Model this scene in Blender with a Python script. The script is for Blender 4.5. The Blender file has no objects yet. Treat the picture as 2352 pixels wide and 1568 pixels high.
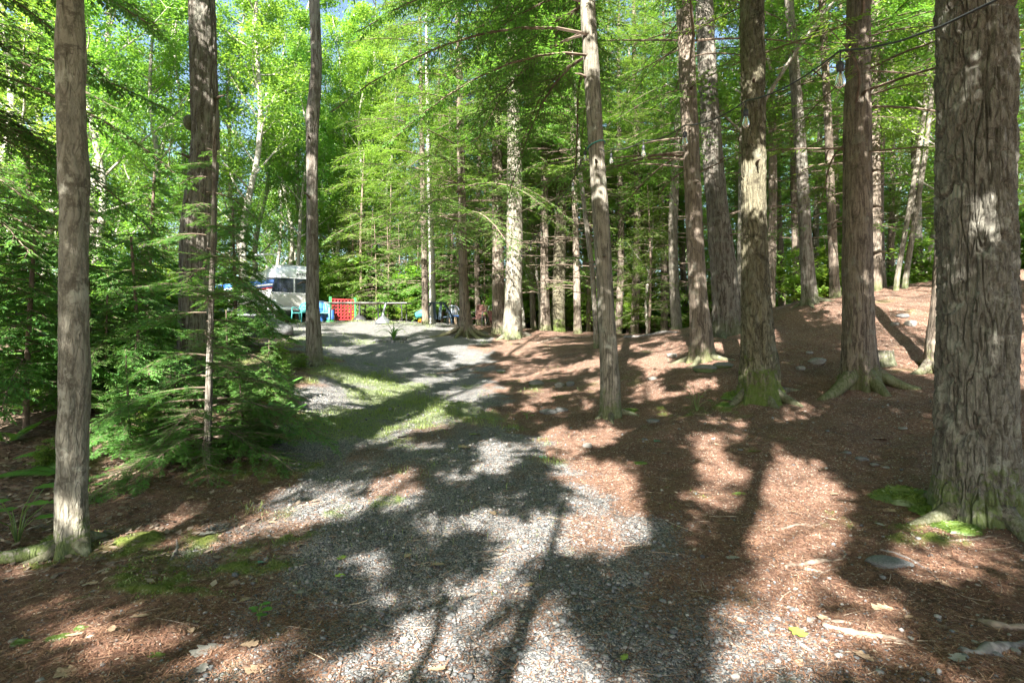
import bpy, bmesh, math
import numpy as np
from mathutils import Vector

# ------------------------------------------------------------------ camera, sky, sun, exposure
SC = bpy.context.scene
COL = SC.collection
F, CX, CY, CAMZ = 1306.0, 1176.0, 784.0, 1.6        # focal length and centre on a 2352 x 1568 picture
cam = bpy.data.cameras.new('camera')
cam.lens = 36.0 * F / 2352.0
cam.sensor_width = 36.0
cam.clip_start, cam.clip_end = 0.05, 2000
camo = bpy.data.objects.new('camera', cam)
camo.location = (0, 0, CAMZ)
camo.rotation_euler = (math.radians(90), 0, 0)
COL.objects.link(camo)
SC.camera = camo

SUN_AZ, SUN_EL = math.radians(16), math.radians(35)   # light travels towards +Y and a little +X
w = bpy.data.worlds.new('World')
SC.world = w
w.use_nodes = True
wn = w.node_tree
sky = wn.nodes.new('ShaderNodeTexSky')
sky.sky_type = 'NISHITA'
sky.sun_disc = False
sky.sun_elevation = SUN_EL
sky.sun_rotation = math.pi + SUN_AZ
sky.air_density, sky.dust_density, sky.ozone_density = 1.0, 1.5, 1.0
bg = wn.nodes['Background']
bg.inputs['Strength'].default_value = 0.052
wn.links.new(sky.outputs[0], bg.inputs['Color'])
sun = bpy.data.lights.new('sun', 'SUN')
sun.energy = 5.0
sun.angle = math.radians(0.53)
sun.color = (1.0, 0.95, 0.87)
suno = bpy.data.objects.new('sun', sun)
SUND = Vector((math.sin(SUN_AZ) * math.cos(SUN_EL), math.cos(SUN_AZ) * math.cos(SUN_EL), -math.sin(SUN_EL)))
suno.rotation_euler = SUND.to_track_quat('-Z', 'Y').to_euler()
suno.location = (0, 0, 40)
COL.objects.link(suno)
SC.view_settings.view_transform = 'Standard'
SC.view_settings.look = 'None'
SC.view_settings.gamma = 1
SC.view_settings.exposure = 2.8
try:
    SC.cycles.use_denoising = True
    SC.cycles.max_bounces = 8
    SC.cycles.diffuse_bounces = 5
    SC.cycles.transmission_bounces = 5
    SC.cycles.transparent_max_bounces = 8
    SC.cycles.sample_clamp_indirect = 6
except Exception:
    pass

# ------------------------------------------------------------------ numpy noise
def _h(ix, iy, iz, seed):
    h = (ix.astype(np.int64) * 374761393 + iy.astype(np.int64) * 668265263 + iz.astype(np.int64) * 1274126177 + seed * 974634777) & 0xffffffff
    h = ((h ^ (h >> 13)) * 1103515245) & 0xffffffff
    h = ((h ^ (h >> 15)) * 2246822519) & 0xffffffff
    return ((h ^ (h >> 16)) & 0xffffff) / float(0xffffff) * 2 - 1

def vn(x, y, z=0.0, seed=0):
    x, y, z = np.broadcast_arrays(np.asarray(x, float), np.asarray(y, float), np.asarray(z, float))
    ix, iy, iz = np.floor(x), np.floor(y), np.floor(z)
    fx, fy, fz = x - ix, y - iy, z - iz
    ux, uy, uz = [f * f * f * (f * (f * 6 - 15) + 10) for f in (fx, fy, fz)]
    r = 0
    for dx in (0, 1):
        wx = ux if dx else 1 - ux
        for dy in (0, 1):
            wy = uy if dy else 1 - uy
            for dz in (0, 1):
                wz = uz if dz else 1 - uz
                r = r + _h(ix + dx, iy + dy, iz + dz, seed) * wx * wy * wz
    return r

def fbm(x, y, z=0.0, seed=0, o=3):
    r, a, f = 0, 1.0, 1.0
    for k in range(o):
        r = r + a * vn(np.asarray(x) * f, np.asarray(y) * f, np.asarray(z) * f, seed + k * 17)
        a *= .5; f *= 2.03
    return r

def sstep(a, b, x):
    t = np.clip((x - a) / (b - a), 0, 1)
    return t * t * (3 - 2 * t)

# ------------------------------------------------------------------ terrain (thin plate through measured points)
CP = np.array([
 (-3.38,4.35,0.0),(3.77,4.6,.19),(1.53,8.7,.46),(3.66,8.4,.78),(5.14,8.4,.98),(3.66,11,1.25),(4.9,13,1.76),
 (7.3,14,2.55),(8.5,15,2.79),(9.6,15,2.97),(6.57,9,1.14),(-4,11.5,1.12),(-4.67,8.4,.80),(-1.62,20,1.86),(0,19,1.72),
 (-7.7,26,2.53),(-2.8,25,2.36),(-5,24,2.42),(1.25,22,2.05),(2.36,20,1.86),(5,20,1.85),(-2.75,13,.98),(-1.9,9,.46),
 (0,2.7,-.02),(-.2,4.6,.12),(-.3,6.5,.27),(-3.6,4,.02),(-5.9,6.6,.42),(-8.6,10,1.0),(-15,25,2.0),(14,16,3.5),(12,8,2.0),
 (8,4,.7),(0,0,0),(0,-10,-.4),(0,40,2.4),(-40,40,2.6),(40,40,1.6),(8,21,2.2),(12,24,1.8),(18,30,1.4),(5,30,1.9),(-10,-8,-.6),(10,-8,.4),
 (-14,4,.0),(-25,10,1.0),(25,8,2.2),(-10,32,2.6),(40,-10,1),(-40,-10,-.6),(0,-40,-1),(-16,14,1.2),(-5.5,17,1.7),(1,14,1.0)], float)
def _U(r2):
    return .5 * r2 * np.log(r2 + 1e-9)
_n = len(CP)
_d2 = (CP[:, None, 0] - CP[None, :, 0]) ** 2 + (CP[:, None, 1] - CP[None, :, 1]) ** 2
_A = np.zeros((_n + 3, _n + 3))
_A[:_n, :_n] = _U(_d2) + np.eye(_n) * .6
_A[:_n, _n] = 1; _A[:_n, _n + 1:] = CP[:, :2]; _A[_n:, :_n] = _A[:_n, _n:].T
_W = np.linalg.solve(_A, np.concatenate([CP[:, 2], [0, 0, 0]]))
def G(x, y, micro=True):
    x = np.asarray(x, float); y = np.asarray(y, float)
    xc, yc = np.clip(x, -45, 45), np.clip(y, -45, 45)
    z = _W[_n] + _W[_n + 1] * xc + _W[_n + 2] * yc
    for i in range(_n):
        z = z + _W[i] * _U((xc - CP[i, 0]) ** 2 + (yc - CP[i, 1]) ** 2)
    z = np.clip(z, -2, 4.5)
    if micro:
        z = z + .05 * vn(x * .9, y * .9, 0, 3) + .03 * vn(x * 2.3, y * 2.3, 0, 4) + .012 * vn(x * 7, y * 7, 0, 5)
    return z

def g1(x, y):
    return float(G(np.array([x]), np.array([y]))[0])

def ray(px, py, Y):
    return ((px - CX) / F * Y, Y, CAMZ - (py - CY) / F * Y)

_YS = np.concatenate([np.arange(1.5, 12, .02), np.arange(12, 60, .08)])
def hit(px, py):
    """where the sight line through a picture point meets the ground"""
    X = (px - CX) / F * _YS
    Z = CAMZ - (py - CY) / F * _YS
    below = Z < G(X, _YS)
    i = int(np.argmax(below)) if below.any() else len(_YS) - 1
    return (float(X[i]), float(_YS[i]), g1(X[i], _YS[i]))

# ------------------------------------------------------------------ mesh helpers
def mesh_np(name, V, polys, mats, smooth=False, matidx=None, frnd=None, vattr=None):
    """V (n,3); polys list of int arrays (m,k)"""
    me = bpy.data.meshes.new(name)
    V = np.asarray(V, np.float32)
    polys = [np.asarray(p, np.int32) for p in polys if len(p)]
    nf = sum(len(p) for p in polys)
    nl = sum(p.size for p in polys)
    me.vertices.add(len(V)); me.vertices.foreach_set('co', V.ravel())
    me.loops.add(nl); me.polygons.add(nf)
    me.loops.foreach_set('vertex_index', np.concatenate([p.ravel() for p in polys]))
    tot = np.concatenate([np.full(len(p), p.shape[1], np.int32) for p in polys])
    st = np.concatenate([[0], np.cumsum(tot)[:-1]]).astype(np.int32)
    me.polygons.foreach_set('loop_start', st)
    try:
        me.polygons.foreach_set('loop_total', tot)
    except Exception:
        pass
    if not isinstance(mats, (list, tuple)):
        mats = [mats]
    for m in mats:
        me.materials.append(m)
    if matidx is not None:
        me.polygons.foreach_set('material_index', np.asarray(matidx, np.int32))
    me.polygons.foreach_set('use_smooth', np.full(nf, smooth, bool))
    if frnd is not None:
        a = me.attributes.new('rnd', 'FLOAT', 'FACE'); a.data.foreach_set('value', np.asarray(frnd, np.float32))
    if vattr:
        for k, v in vattr.items():
            a = me.attributes.new(k, 'FLOAT', 'POINT'); a.data.foreach_set('value', np.asarray(v, np.float32))
    me.update(calc_edges=True)
    return me

class MB:
    """collects quads / tris / tubes / boxes for ONE mesh"""
    def __init__(s):
        s.V, s.P, s.M, s.R, s.n = [], [], [], [], 0
    def add(s, V, polys, mi=0, rnd=None):
        V = np.asarray(V, float).reshape(-1, 3)
        for p in polys:
            p = np.asarray(p, int)
            if not len(p): continue
            s.P.append(p + s.n); s.M.append(np.full(len(p), mi))
            s.R.append(np.zeros(len(p)) if rnd is None else np.asarray(rnd, float))
        s.V.append(V); s.n += len(V)
        return s
    def quads(s, Q, mi=0, rnd=None):
        Q = np.asarray(Q, float)
        n = len(Q)
        if n: s.add(Q.reshape(-1, 3), [np.arange(n * 4).reshape(n, 4)], mi, rnd)
        return s
    def box(s, c, d, mi=0, rz=0, ry=0, rx=0, taper=1.0):
        v = np.array([(x, y, z) for z in (-.5, .5) for y in (-.5, .5) for x in (-.5, .5)], float)
        v[4:, :2] *= taper
        v = v * np.array(d)
        for a, (i, j) in ((rx, (1, 2)), (ry, (2, 0)), (rz, (0, 1))):
            if a:
                ca, sa = math.cos(a), math.sin(a)
                p, q = v[:, i].copy(), v[:, j].copy()
                v[:, i] = ca * p - sa * q; v[:, j] = sa * p + ca * q
        v = v + np.array(c)
        return s.add(v, [[(0, 2, 3, 1), (4, 5, 7, 6), (0, 1, 5, 4), (2, 6, 7, 3), (0, 4, 6, 2), (1, 3, 7, 5)]], mi)
    def tube(s, pts, rad, seg=6, mi=0, cap=True):
        V, Q = tube(pts, rad, seg)
        s.add(V, [Q], mi)
        if cap and seg > 2:
            n = len(V)
            s.P.append(np.array([list(range(s.n - seg, s.n))])); s.M.append(np.array([mi])); s.R.append(np.zeros(1))
            s.P.append(np.array([list(range(s.n - n + seg - 1, s.n - n - 1, -1))])); s.M.append(np.array([mi])); s.R.append(np.zeros(1))
        return s
    def lathe(s, prof, seg=20, c=(0, 0, 0), mi=0):
        th = np.arange(seg) / seg * 2 * np.pi
        pr = np.asarray(prof, float)
        V = np.stack([pr[:, 0, None] * np.cos(th), pr[:, 0, None] * np.sin(th), np.repeat(pr[:, 1, None], seg, 1)], -1).reshape(-1, 3) + np.array(c)
        return s.add(V, [gridq(len(pr), seg, True)], mi)
    def mesh(s, name, mats, smooth=False, rnd=False):
        if not s.V: return None
        ks = sorted({p.shape[1] for p in s.P})
        P, M, R = [], [], []
        for k in ks:
            P.append(np.concatenate([p for p in s.P if p.shape[1] == k]))
            M.append(np.concatenate([m for p, m in zip(s.P, s.M) if p.shape[1] == k]))
            R.append(np.concatenate([r for p, r in zip(s.P, s.R) if p.shape[1] == k]))
        return mesh_np(name, np.concatenate(s.V), P, mats, smooth, np.concatenate(M), np.concatenate(R) if rnd else None)

def gridq(nr, nc, wrap):
    r = np.arange(nr - 1)[:, None]; c = np.arange(nc if wrap else nc - 1)[None, :]
    c2 = (c + 1) % nc
    return np.stack([r * nc + c, r * nc + c2, (r + 1) * nc + c2, (r + 1) * nc + c], -1).reshape(-1, 4)

def nrm(v):
    return v / (np.linalg.norm(v, axis=-1, keepdims=True) + 1e-9)

def tube(pts, rad, seg=6):
    P = np.asarray(pts, float); n = len(P)
    R = np.broadcast_to(np.asarray(rad, float), (n,))
    T = nrm(np.gradient(P, axis=0))
    ref = np.array([0, 0, 1.0]) if abs(T[0, 2]) < .8 else np.array([1.0, 0, 0])
    A = np.zeros((n, 3)); a = ref
    for i in range(n):
        a = a - T[i] * np.dot(a, T[i]); a = a / (np.linalg.norm(a) + 1e-9); A[i] = a
    B = np.cross(T, A)
    th = np.arange(seg) / seg * 2 * np.pi
    V = P[:, None] + R[:, None, None] * (A[:, None] * np.cos(th)[None, :, None] + B[:, None] * np.sin(th)[None, :, None])
    return V.reshape(-1, 3), gridq(n, seg, True)

def kites(p, d, s, l, w, bend=0.0):
    """leaf quads: base p, direction d, side s, length l, width w"""
    l = np.asarray(l)[:, None]; w = np.asarray(w)[:, None]
    m = p + d * l * .45
    q = np.stack([p, m + s * w * .5, p + d * l, m - s * w * .5], 1)
    if bend is not 0.0:
        q[:, 2, 2] -= bend
    return q

# ------------------------------------------------------------------ objects
def thing(name, label, cat, loc=(0, 0, 0), group=None, rz=0.0, scale=1.0):
    o = bpy.data.objects.new(name, None); COL.objects.link(o)
    o.empty_display_size = .2
    o.location = loc; o.rotation_euler = (0, 0, rz); o.scale = (scale,) * 3 if np.isscalar(scale) else scale
    return tag(o, label, cat, group)
def tag(o, label=None, cat=None, group=None, kind=None):
    if label: o['label'] = label
    if cat: o['category'] = cat
    if group: o['group'] = group
    if kind: o['kind'] = kind
    return o
def part(name, me, parent=None, loc=(0, 0, 0), rz=0.0, scale=1.0, label=None):
    o = bpy.data.objects.new(name, me); COL.objects.link(o)
    o.location = loc; o.rotation_euler = (0, 0, rz); o.scale = (scale,) * 3 if np.isscalar(scale) else scale
    if parent: o.parent = parent
    if label: o['label'] = label
    return o

# ------------------------------------------------------------------ node helpers
def nd(nt, t, ins=None, **kw):
    n = nt.nodes.new(t)
    for k, v in kw.items(): setattr(n, k, v)
    for k, v in (ins or {}).items():
        s = n.inputs[k]
        if isinstance(v, bpy.types.NodeSocket): nt.links.new(v, s)
        else: s.default_value = v
    return n
def c4(c): return (c[0], c[1], c[2], 1.0)
def mix(nt, f, a, b, blend='MIX'):
    n = nt.nodes.new('ShaderNodeMix'); n.data_type = 'RGBA'; n.blend_type = blend
    for i, v in ((0, f), (6, a), (7, b)):
        if isinstance(v, bpy.types.NodeSocket): nt.links.new(v, n.inputs[i])
        else: n.inputs[i].default_value = v if i == 0 else c4(v)
    return n.outputs[2]
def mth(nt, op, a, b=0.0, clamp=False):
    n = nt.nodes.new('ShaderNodeMath'); n.operation = op; n.use_clamp = clamp
    for i, v in ((0, a), (1, b)):
        if isinstance(v, bpy.types.NodeSocket): nt.links.new(v, n.inputs[i])
        else: n.inputs[i].default_value = v
    return n.outputs[0]
def rng_map(nt, v, a, b, c=0.0, d=1.0, smooth=True):
    n = nt.nodes.new('ShaderNodeMapRange'); n.interpolation_type = 'SMOOTHSTEP' if smooth else 'LINEAR'
    nt.links.new(v, n.inputs[0])
    for i, x in ((1, a), (2, b), (3, c), (4, d)): n.inputs[i].default_value = x
    return n.outputs[0]
def mapping(nt, vec, scale=(1, 1, 1), loc=(0, 0, 0), rot=(0, 0, 0)):
    return nd(nt, 'ShaderNodeMapping', {'Vector': vec, 'Scale': scale, 'Location': loc, 'Rotation': rot}).outputs[0]
def noise(nt, vec, scale, detail=3.0, rough=.55, dist=0.0):
    return nd(nt, 'ShaderNodeTexNoise', {'Vector': vec, 'Scale': scale, 'Detail': detail, 'Roughness': rough, 'Distortion': dist})
def voro(nt, vec, scale, feature='F1', rand=1.0):
    return nd(nt, 'ShaderNodeTexVoronoi', {'Vector': vec, 'Scale': scale, 'Randomness': rand}, feature=feature)
def attr(nt, name):
    return nd(nt, 'ShaderNodeAttribute', attribute_name=name).outputs['Fac']
def new_mat(name):
    m = bpy.data.materials.new(name); m.use_nodes = True
    nt = m.node_tree
    return m, nt, nt.nodes['Principled BSDF']
def bump(nt, h, strength, dist, b):
    n = nd(nt, 'ShaderNodeBump', {'Height': h, 'Strength': strength, 'Distance': dist})
    nt.links.new(n.outputs[0], b.inputs['Normal'])

def simple(name, col, rough=.6, metal=0.0, var=.25, scale=6.0, spec=.5):
    """painted / moulded surface with a little wear and dirt"""
    m, nt, b = new_mat(name)
    tc = nd(nt, 'ShaderNodeTexCoord').outputs['Object']
    n = noise(nt, tc, scale, 4.0).outputs[0]
    f = rng_map(nt, n, .3, .75, 1 - var, 1 + var * .6)
    n2 = nd(nt, 'ShaderNodeCombineColor', {0: f, 1: f, 2: f}).outputs[0]
    nt.links.new(mix(nt, 1.0, col, n2, 'MULTIPLY'), b.inputs['Base Color'])
    nt.links.new(rng_map(nt, n, .3, .7, rough * .85, min(1, rough * 1.2)), b.inputs['Roughness'])
    b.inputs['Metallic'].default_value = metal
    b.inputs['Specular IOR Level'].default_value = spec
    return m

def bark(name, light, dark, su=14.0, sv=.2, moss=.4, lichen=.3, crack=.55, bstr=.6, bdist=.02, mossh=.6, blot=.35, litcol=(.34, .36, .30)):
    light = tuple(c * .74 for c in light); dark = tuple(c * .6 for c in dark); litcol = tuple(c * .85 for c in litcol)
    m, nt, b = new_mat(name)
    tc = nd(nt, 'ShaderNodeTexCoord').outputs['Object']
    wp = noise(nt, mapping(nt, tc, (3, 3, 1.2)), 1.0, 3.0)
    wv = nd(nt, 'ShaderNodeVectorMath', {0: wp.outputs[1], 1: (.5, .5, .5)}, operation='SUBTRACT').outputs[0]
    wv = nd(nt, 'ShaderNodeVectorMath', {0: wv, 'Scale': .12}, operation='SCALE').outputs[0]
    vec = nd(nt, 'ShaderNodeVectorMath', {0: tc, 1: wv}, operation='ADD').outputs[0]
    st = mapping(nt, vec, (1, 1, sv))
    na = noise(nt, st, su * .62, 1.5, .45, .25).outputs[0]
    nb = noise(nt, mapping(nt, st, (1, 1, .8), (3.1, 1.7, 5)), su * 1.35, 2.0, .5, .3).outputs[0]
    ra = rng_map(nt, mth(nt, 'ABSOLUTE', mth(nt, 'SUBTRACT', na, .5)), .0, .085)
    rb = rng_map(nt, mth(nt, 'ABSOLUTE', mth(nt, 'SUBTRACT', nb, .5)), .0, .07, .35, 1)
    ve = mth(nt, 'MULTIPLY', ra, rb)
    n1 = noise(nt, mapping(nt, vec, (1, 1, sv * .8)), su * 1.7, 5.0, .6).outputs[0]
    fine = noise(nt, mapping(nt, tc, (1, 1, .45)), su * 6, 4.0, .65).outputs[0]
    hgt = mth(nt, 'ADD', mth(nt, 'MULTIPLY', ve, crack), mth(nt, 'MULTIPLY', n1, 1 - crack * .5))
    f = rng_map(nt, hgt, .30, .30 + .6)
    col = mix(nt, f, dark, light)
    big = noise(nt, mapping(nt, tc, (1, 1, .5)), 2.2, 4.0).outputs[0]
    col = mix(nt, rng_map(nt, big, .35, .7, 0, .55), col, [c * .55 for c in light])
    col = mix(nt, rng_map(nt, fine, .45, .75, 0, .6), col, [c * 1.3 for c in light])
    ln = noise(nt, tc, 4.5, 5.0, .7).outputs[0]
    col = mix(nt, rng_map(nt, ln, .55, .63, 0, lichen), col, litcol)
    dk = noise(nt, mapping(nt, tc, (1, 1, 1.6), (4, 2, 7)), 3.4, 5.0, .72).outputs[0]
    col = mix(nt, rng_map(nt, dk, .57, .66, 0, blot), col, [c * .9 for c in dark])
    sep = nd(nt, 'ShaderNodeSeparateXYZ', {0: tc}).outputs
    mn = noise(nt, tc, 5.0, 5.0, .65).outputs[0]
    mh = mth(nt, 'SUBTRACT', mth(nt, 'MULTIPLY', mn, 2.2), mth(nt, 'DIVIDE', sep[2], mossh))
    mg = noise(nt, tc, 60.0, 3.0).outputs[0]
    mc = mix(nt, mg, (.03, .06, .008), (.12, .17, .025))
    mh = mth(nt, 'ADD', mh, mth(nt, 'MULTIPLY', mth(nt, 'SUBTRACT', noise(nt, tc, 28.0, 4.0, .7).outputs[0], .5), 2.4))
    mm = rng_map(nt, mh, .45, .95, 0, moss)
    col = mix(nt, mm, col, mc)
    rv = nd(nt, 'ShaderNodeObjectInfo').outputs['Random']
    k = rng_map(nt, rv, 0, 1, .85, 1.15, False)
    col = mix(nt, 1.0, col, nd(nt, 'ShaderNodeCombineColor', {0: k, 1: k, 2: k}).outputs[0], 'MULTIPLY')
    nt.links.new(col, b.inputs['Base Color'])
    b.inputs['Roughness'].default_value = .92
    b.inputs['Specular IOR Level'].default_value = .15
    hh = mth(nt, 'ADD', hgt, mth(nt, 'MULTIPLY', fine, .35))
    bump(nt, hh, bstr, bdist, b)
    return m

def leafmat(name, c1, c2, tr=.42, tcol=1.7, gloss=.06, jitter=.25):
    m = bpy.data.materials.new(name); m.use_nodes = True
    nt = m.node_tree; nt.nodes.clear()
    r = attr(nt, 'rnd')
    col = mix(nt, r, c1, c2)
    ov = nd(nt, 'ShaderNodeObjectInfo').outputs['Random']
    k = rng_map(nt, ov, 0, 1, 1 - jitter, 1 + jitter, False)
    col = mix(nt, 1.0, col, nd(nt, 'ShaderNodeCombineColor', {0: k, 1: k, 2: k}).outputs[0], 'MULTIPLY')
    hs = nd(nt, 'ShaderNodeHueSaturation', {'Hue': rng_map(nt, mth(nt, 'FRACT', mth(nt, 'MULTIPLY', ov, 7.31)), 0, 1, .5 - .022 * min(1, jitter * 5), .5 + .018 * min(1, jitter * 5), False), 'Saturation': .94, 'Value': 1.0, 'Color': col})
    col = hs.outputs[0]
    tc = mix(nt, 1.0, col, (tcol * 1.07, tcol, tcol * .5), 'MULTIPLY')
    d = nd(nt, 'ShaderNodeBsdfDiffuse', {'Color': col}).outputs[0]
    t = nd(nt, 'ShaderNodeBsdfTranslucent', {'Color': tc}).outputs[0]
    mx = nd(nt, 'ShaderNodeMixShader', {0: tr, 1: d, 2: t}).outputs[0]
    g = nd(nt, 'ShaderNodeBsdfGlossy', {'Color': (.8, .9, .8, 1), 'Roughness': .45}).outputs[0]
    mx = nd(nt, 'ShaderNodeMixShader', {0: gloss, 1: mx, 2: g}).outputs[0]
    o = nd(nt, 'ShaderNodeOutputMaterial', {'Surface': mx})
    return m
# ------------------------------------------------------------------ materials
M = {}
M['oak'] = bark('oak_bark', (.255, .245, .205), (.075, .068, .058), su=26, sv=.25, moss=.6, lichen=.4, crack=.25, bstr=.8, bdist=.012, mossh=.55, blot=.6)
M['hemlock'] = bark('hemlock_bark', (.285, .235, .185), (.085, .065, .055), su=22, sv=.12, moss=.45, lichen=.22, crack=.42, bstr=.8, bdist=.012, mossh=.45)
M['mossy'] = bark('mossy_bark', (.22, .20, .135), (.05, .042, .028), su=20, sv=.25, moss=.75, blot=.7, lichen=.15, crack=.35, bstr=.9, bdist=.02, mossh=.75)
M['rough'] = bark('rough_bark', (.29, .265, .225), (.085, .065, .05), su=18, sv=.13, crack=.45, moss=.35, lichen=.3, bstr=.9, bdist=.02, mossh=.6)
M['maple'] = bark('maple_bark', (.37, .345, .275), (.17, .15, .115), su=17, sv=.28, moss=.75, lichen=.65, crack=.45, bstr=.9, bdist=.016, mossh=.4, blot=.85, litcol=(.46, .45, .37))
M['grey'] = bark('grey_bark', (.31, .28, .225), (.09, .08, .065), su=26, sv=.10, crack=.45, moss=.5, lichen=.35, bstr=.8, bdist=.012, mossh=.6)
M['pale'] = bark('pale_bark', (.50, .47, .40), (.25, .23, .19), su=14, sv=.4, moss=.3, lichen=.4, crack=.3, bstr=.4, bdist=.01, litcol=(.62, .62, .56))
M['birch'] = bark('birch_bark', (.72, .70, .64), (.48, .45, .40), su=9, sv=1.8, moss=.1, lichen=.2, crack=.25, bstr=.3, bdist=.006, litcol=(.8, .8, .76))
M['rootbark'] = bark('root_bark', (.25, .22, .18), (.08, .065, .05), su=22, sv=.8, moss=.3, lichen=.3, crack=.3, bstr=.8, bdist=.012, mossh=.25)
M['twig'] = simple('twig_bark', (.17, .13, .10), .9, var=.4, spec=.2)
M['deadwood'] = simple('dead_wood', (.23, .18, .14), .85, var=.6, scale=14, spec=.2)
M['greywood'] = simple('grey_wood', (.19, .175, .165), .85, var=.6, scale=18, spec=.2)
M['l_hem'] = leafmat('hemlock_needles', (.055, .15, .022), (.165, .31, .044), tr=.5)
M['l_sap'] = leafmat('young_hemlock_needles', (.046, .15, .028), (.13, .29, .040), tr=.48, jitter=.12)
M['l_dec'] = leafmat('hardwood_leaves', (.078, .20, .024), (.195, .36, .050), tr=.52)
M['l_bush'] = leafmat('understory_leaves', (.085, .21, .026), (.22, .375, .055), tr=.52)
M['l_fern'] = leafmat('fern_leaves', (.06, .20, .02), (.12, .30, .035), tr=.45, jitter=.1)
M['l_grass'] = leafmat('grass_blades', (.10, .16, .025), (.22, .27, .06), tr=.35, jitter=0)
M['l_moss'] = leafmat('moss_tufts', (.06, .115, .010), (.15, .205, .022), tr=.25, jitter=.1)

# ------------------------------------------------------------------ ground zones (world coordinates)
TRK = np.array([(-.3, -6, 1.6), (-.2, 2.7, 1.5), (-.55, 4.6, 1.45), (-1.25, 6.8, 1.45), (-1.9, 9, 1.6), (-2.3, 13, 1.9), (-4.3, 17, 3.0), (-5.8, 21, 4.4), (-7.5, 26, 5.5), (-9, 34, 6.5)])
def zone(x, y):
    c = np.interp(y, TRK[:, 1], TRK[:, 0]); hw = np.interp(y, TRK[:, 1], TRK[:, 2])
    d = np.abs(x - c) / hw
    g = 1 - sstep(.72, 1.25, d + .30 * vn(x * 1.2, y * 1.2, 0, 21) + .18 * vn(x * 4, y * 4, 0, 22))
    g = np.clip(g * (1 - .6 * sstep(.1, .7, vn(x * 1.7, y * .9, 0, 23)) * (y < 9)), 0, 1)
    # spilled gravel at the lower right of the track
    g = np.maximum(g, .75 * np.exp(-(((x - 1.0) / .9) ** 2 + ((y - 2.9) / .8) ** 2)) + 0 * x)
    blob = lambda cx, cy, rx, ry, rot=0.0: np.exp(-((((x - cx) * math.cos(rot) + (y - cy) * math.sin(rot)) / rx) ** 2 + ((-(x - cx) * math.sin(rot) + (y - cy) * math.cos(rot)) / ry) ** 2))
    gr = blob(-2.0, 9.6, .9, 1.7) + blob(-2.35, 7.7, .6, .55) + blob(-1.2, 9.0, .7, .9) + blob(-4.4, 11.8, 1.4, .9) + .8 * blob(-3.2, 10.8, 1.0, .8) + .6 * blob(-6.5, 23.2, 3.4, .8) + .5 * blob(-6, 16, 1.6, 2.0) + .35 * blob(-1.8, 6.2, .5, .5)
    gr = sstep(.3, .85, gr + .45 * vn(x * 2.2, y * 2.2, 0, 31) + .25 * vn(x * 7, y * 7, 0, 32))
    ms = blob(-2.9, 6.0, .55, .45) + .8 * blob(-2.3, 6.3, .4, .3) + .9 * blob(-3.2, 4.35, .5, .3) + .65 * blob(-1.9, 4.3, .9, .35) + .7 * blob(-2.3, 3.8, .5, .35) + .6 * blob(-1.2, 5.1, .4, .3) + .7 * blob(3.1, 4.5, .45, .35) + .8 * blob(2.9, 8.3, .6, .45) + .5 * blob(1.5, 5.2, .4, .6) + .6 * blob(.5, 12, .5, .4) + .5 * blob(1.9, 8.5, .4, .3)
    ms = sstep(.42, .75, ms + .35 * vn(x * 4.5, y * 4.5, 0, 41) + .22 * vn(x * 13, y * 13, 0, 42)) * (.35 + .65 * sstep(-.2, .4, vn(x * 8, y * 8, 0, 43)))
    lt = sstep(.2, .7, .5 * vn(x * .7, y * .7, 0, 51) + np.clip((-x - 3.6) / 1.5, 0, 1))   # broad leaf litter on the left bank
    return np.clip(g, 0, 1), np.clip(gr, 0, 1), np.clip(ms, 0, 1), np.clip(lt * (1 - g), 0, 1)

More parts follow.
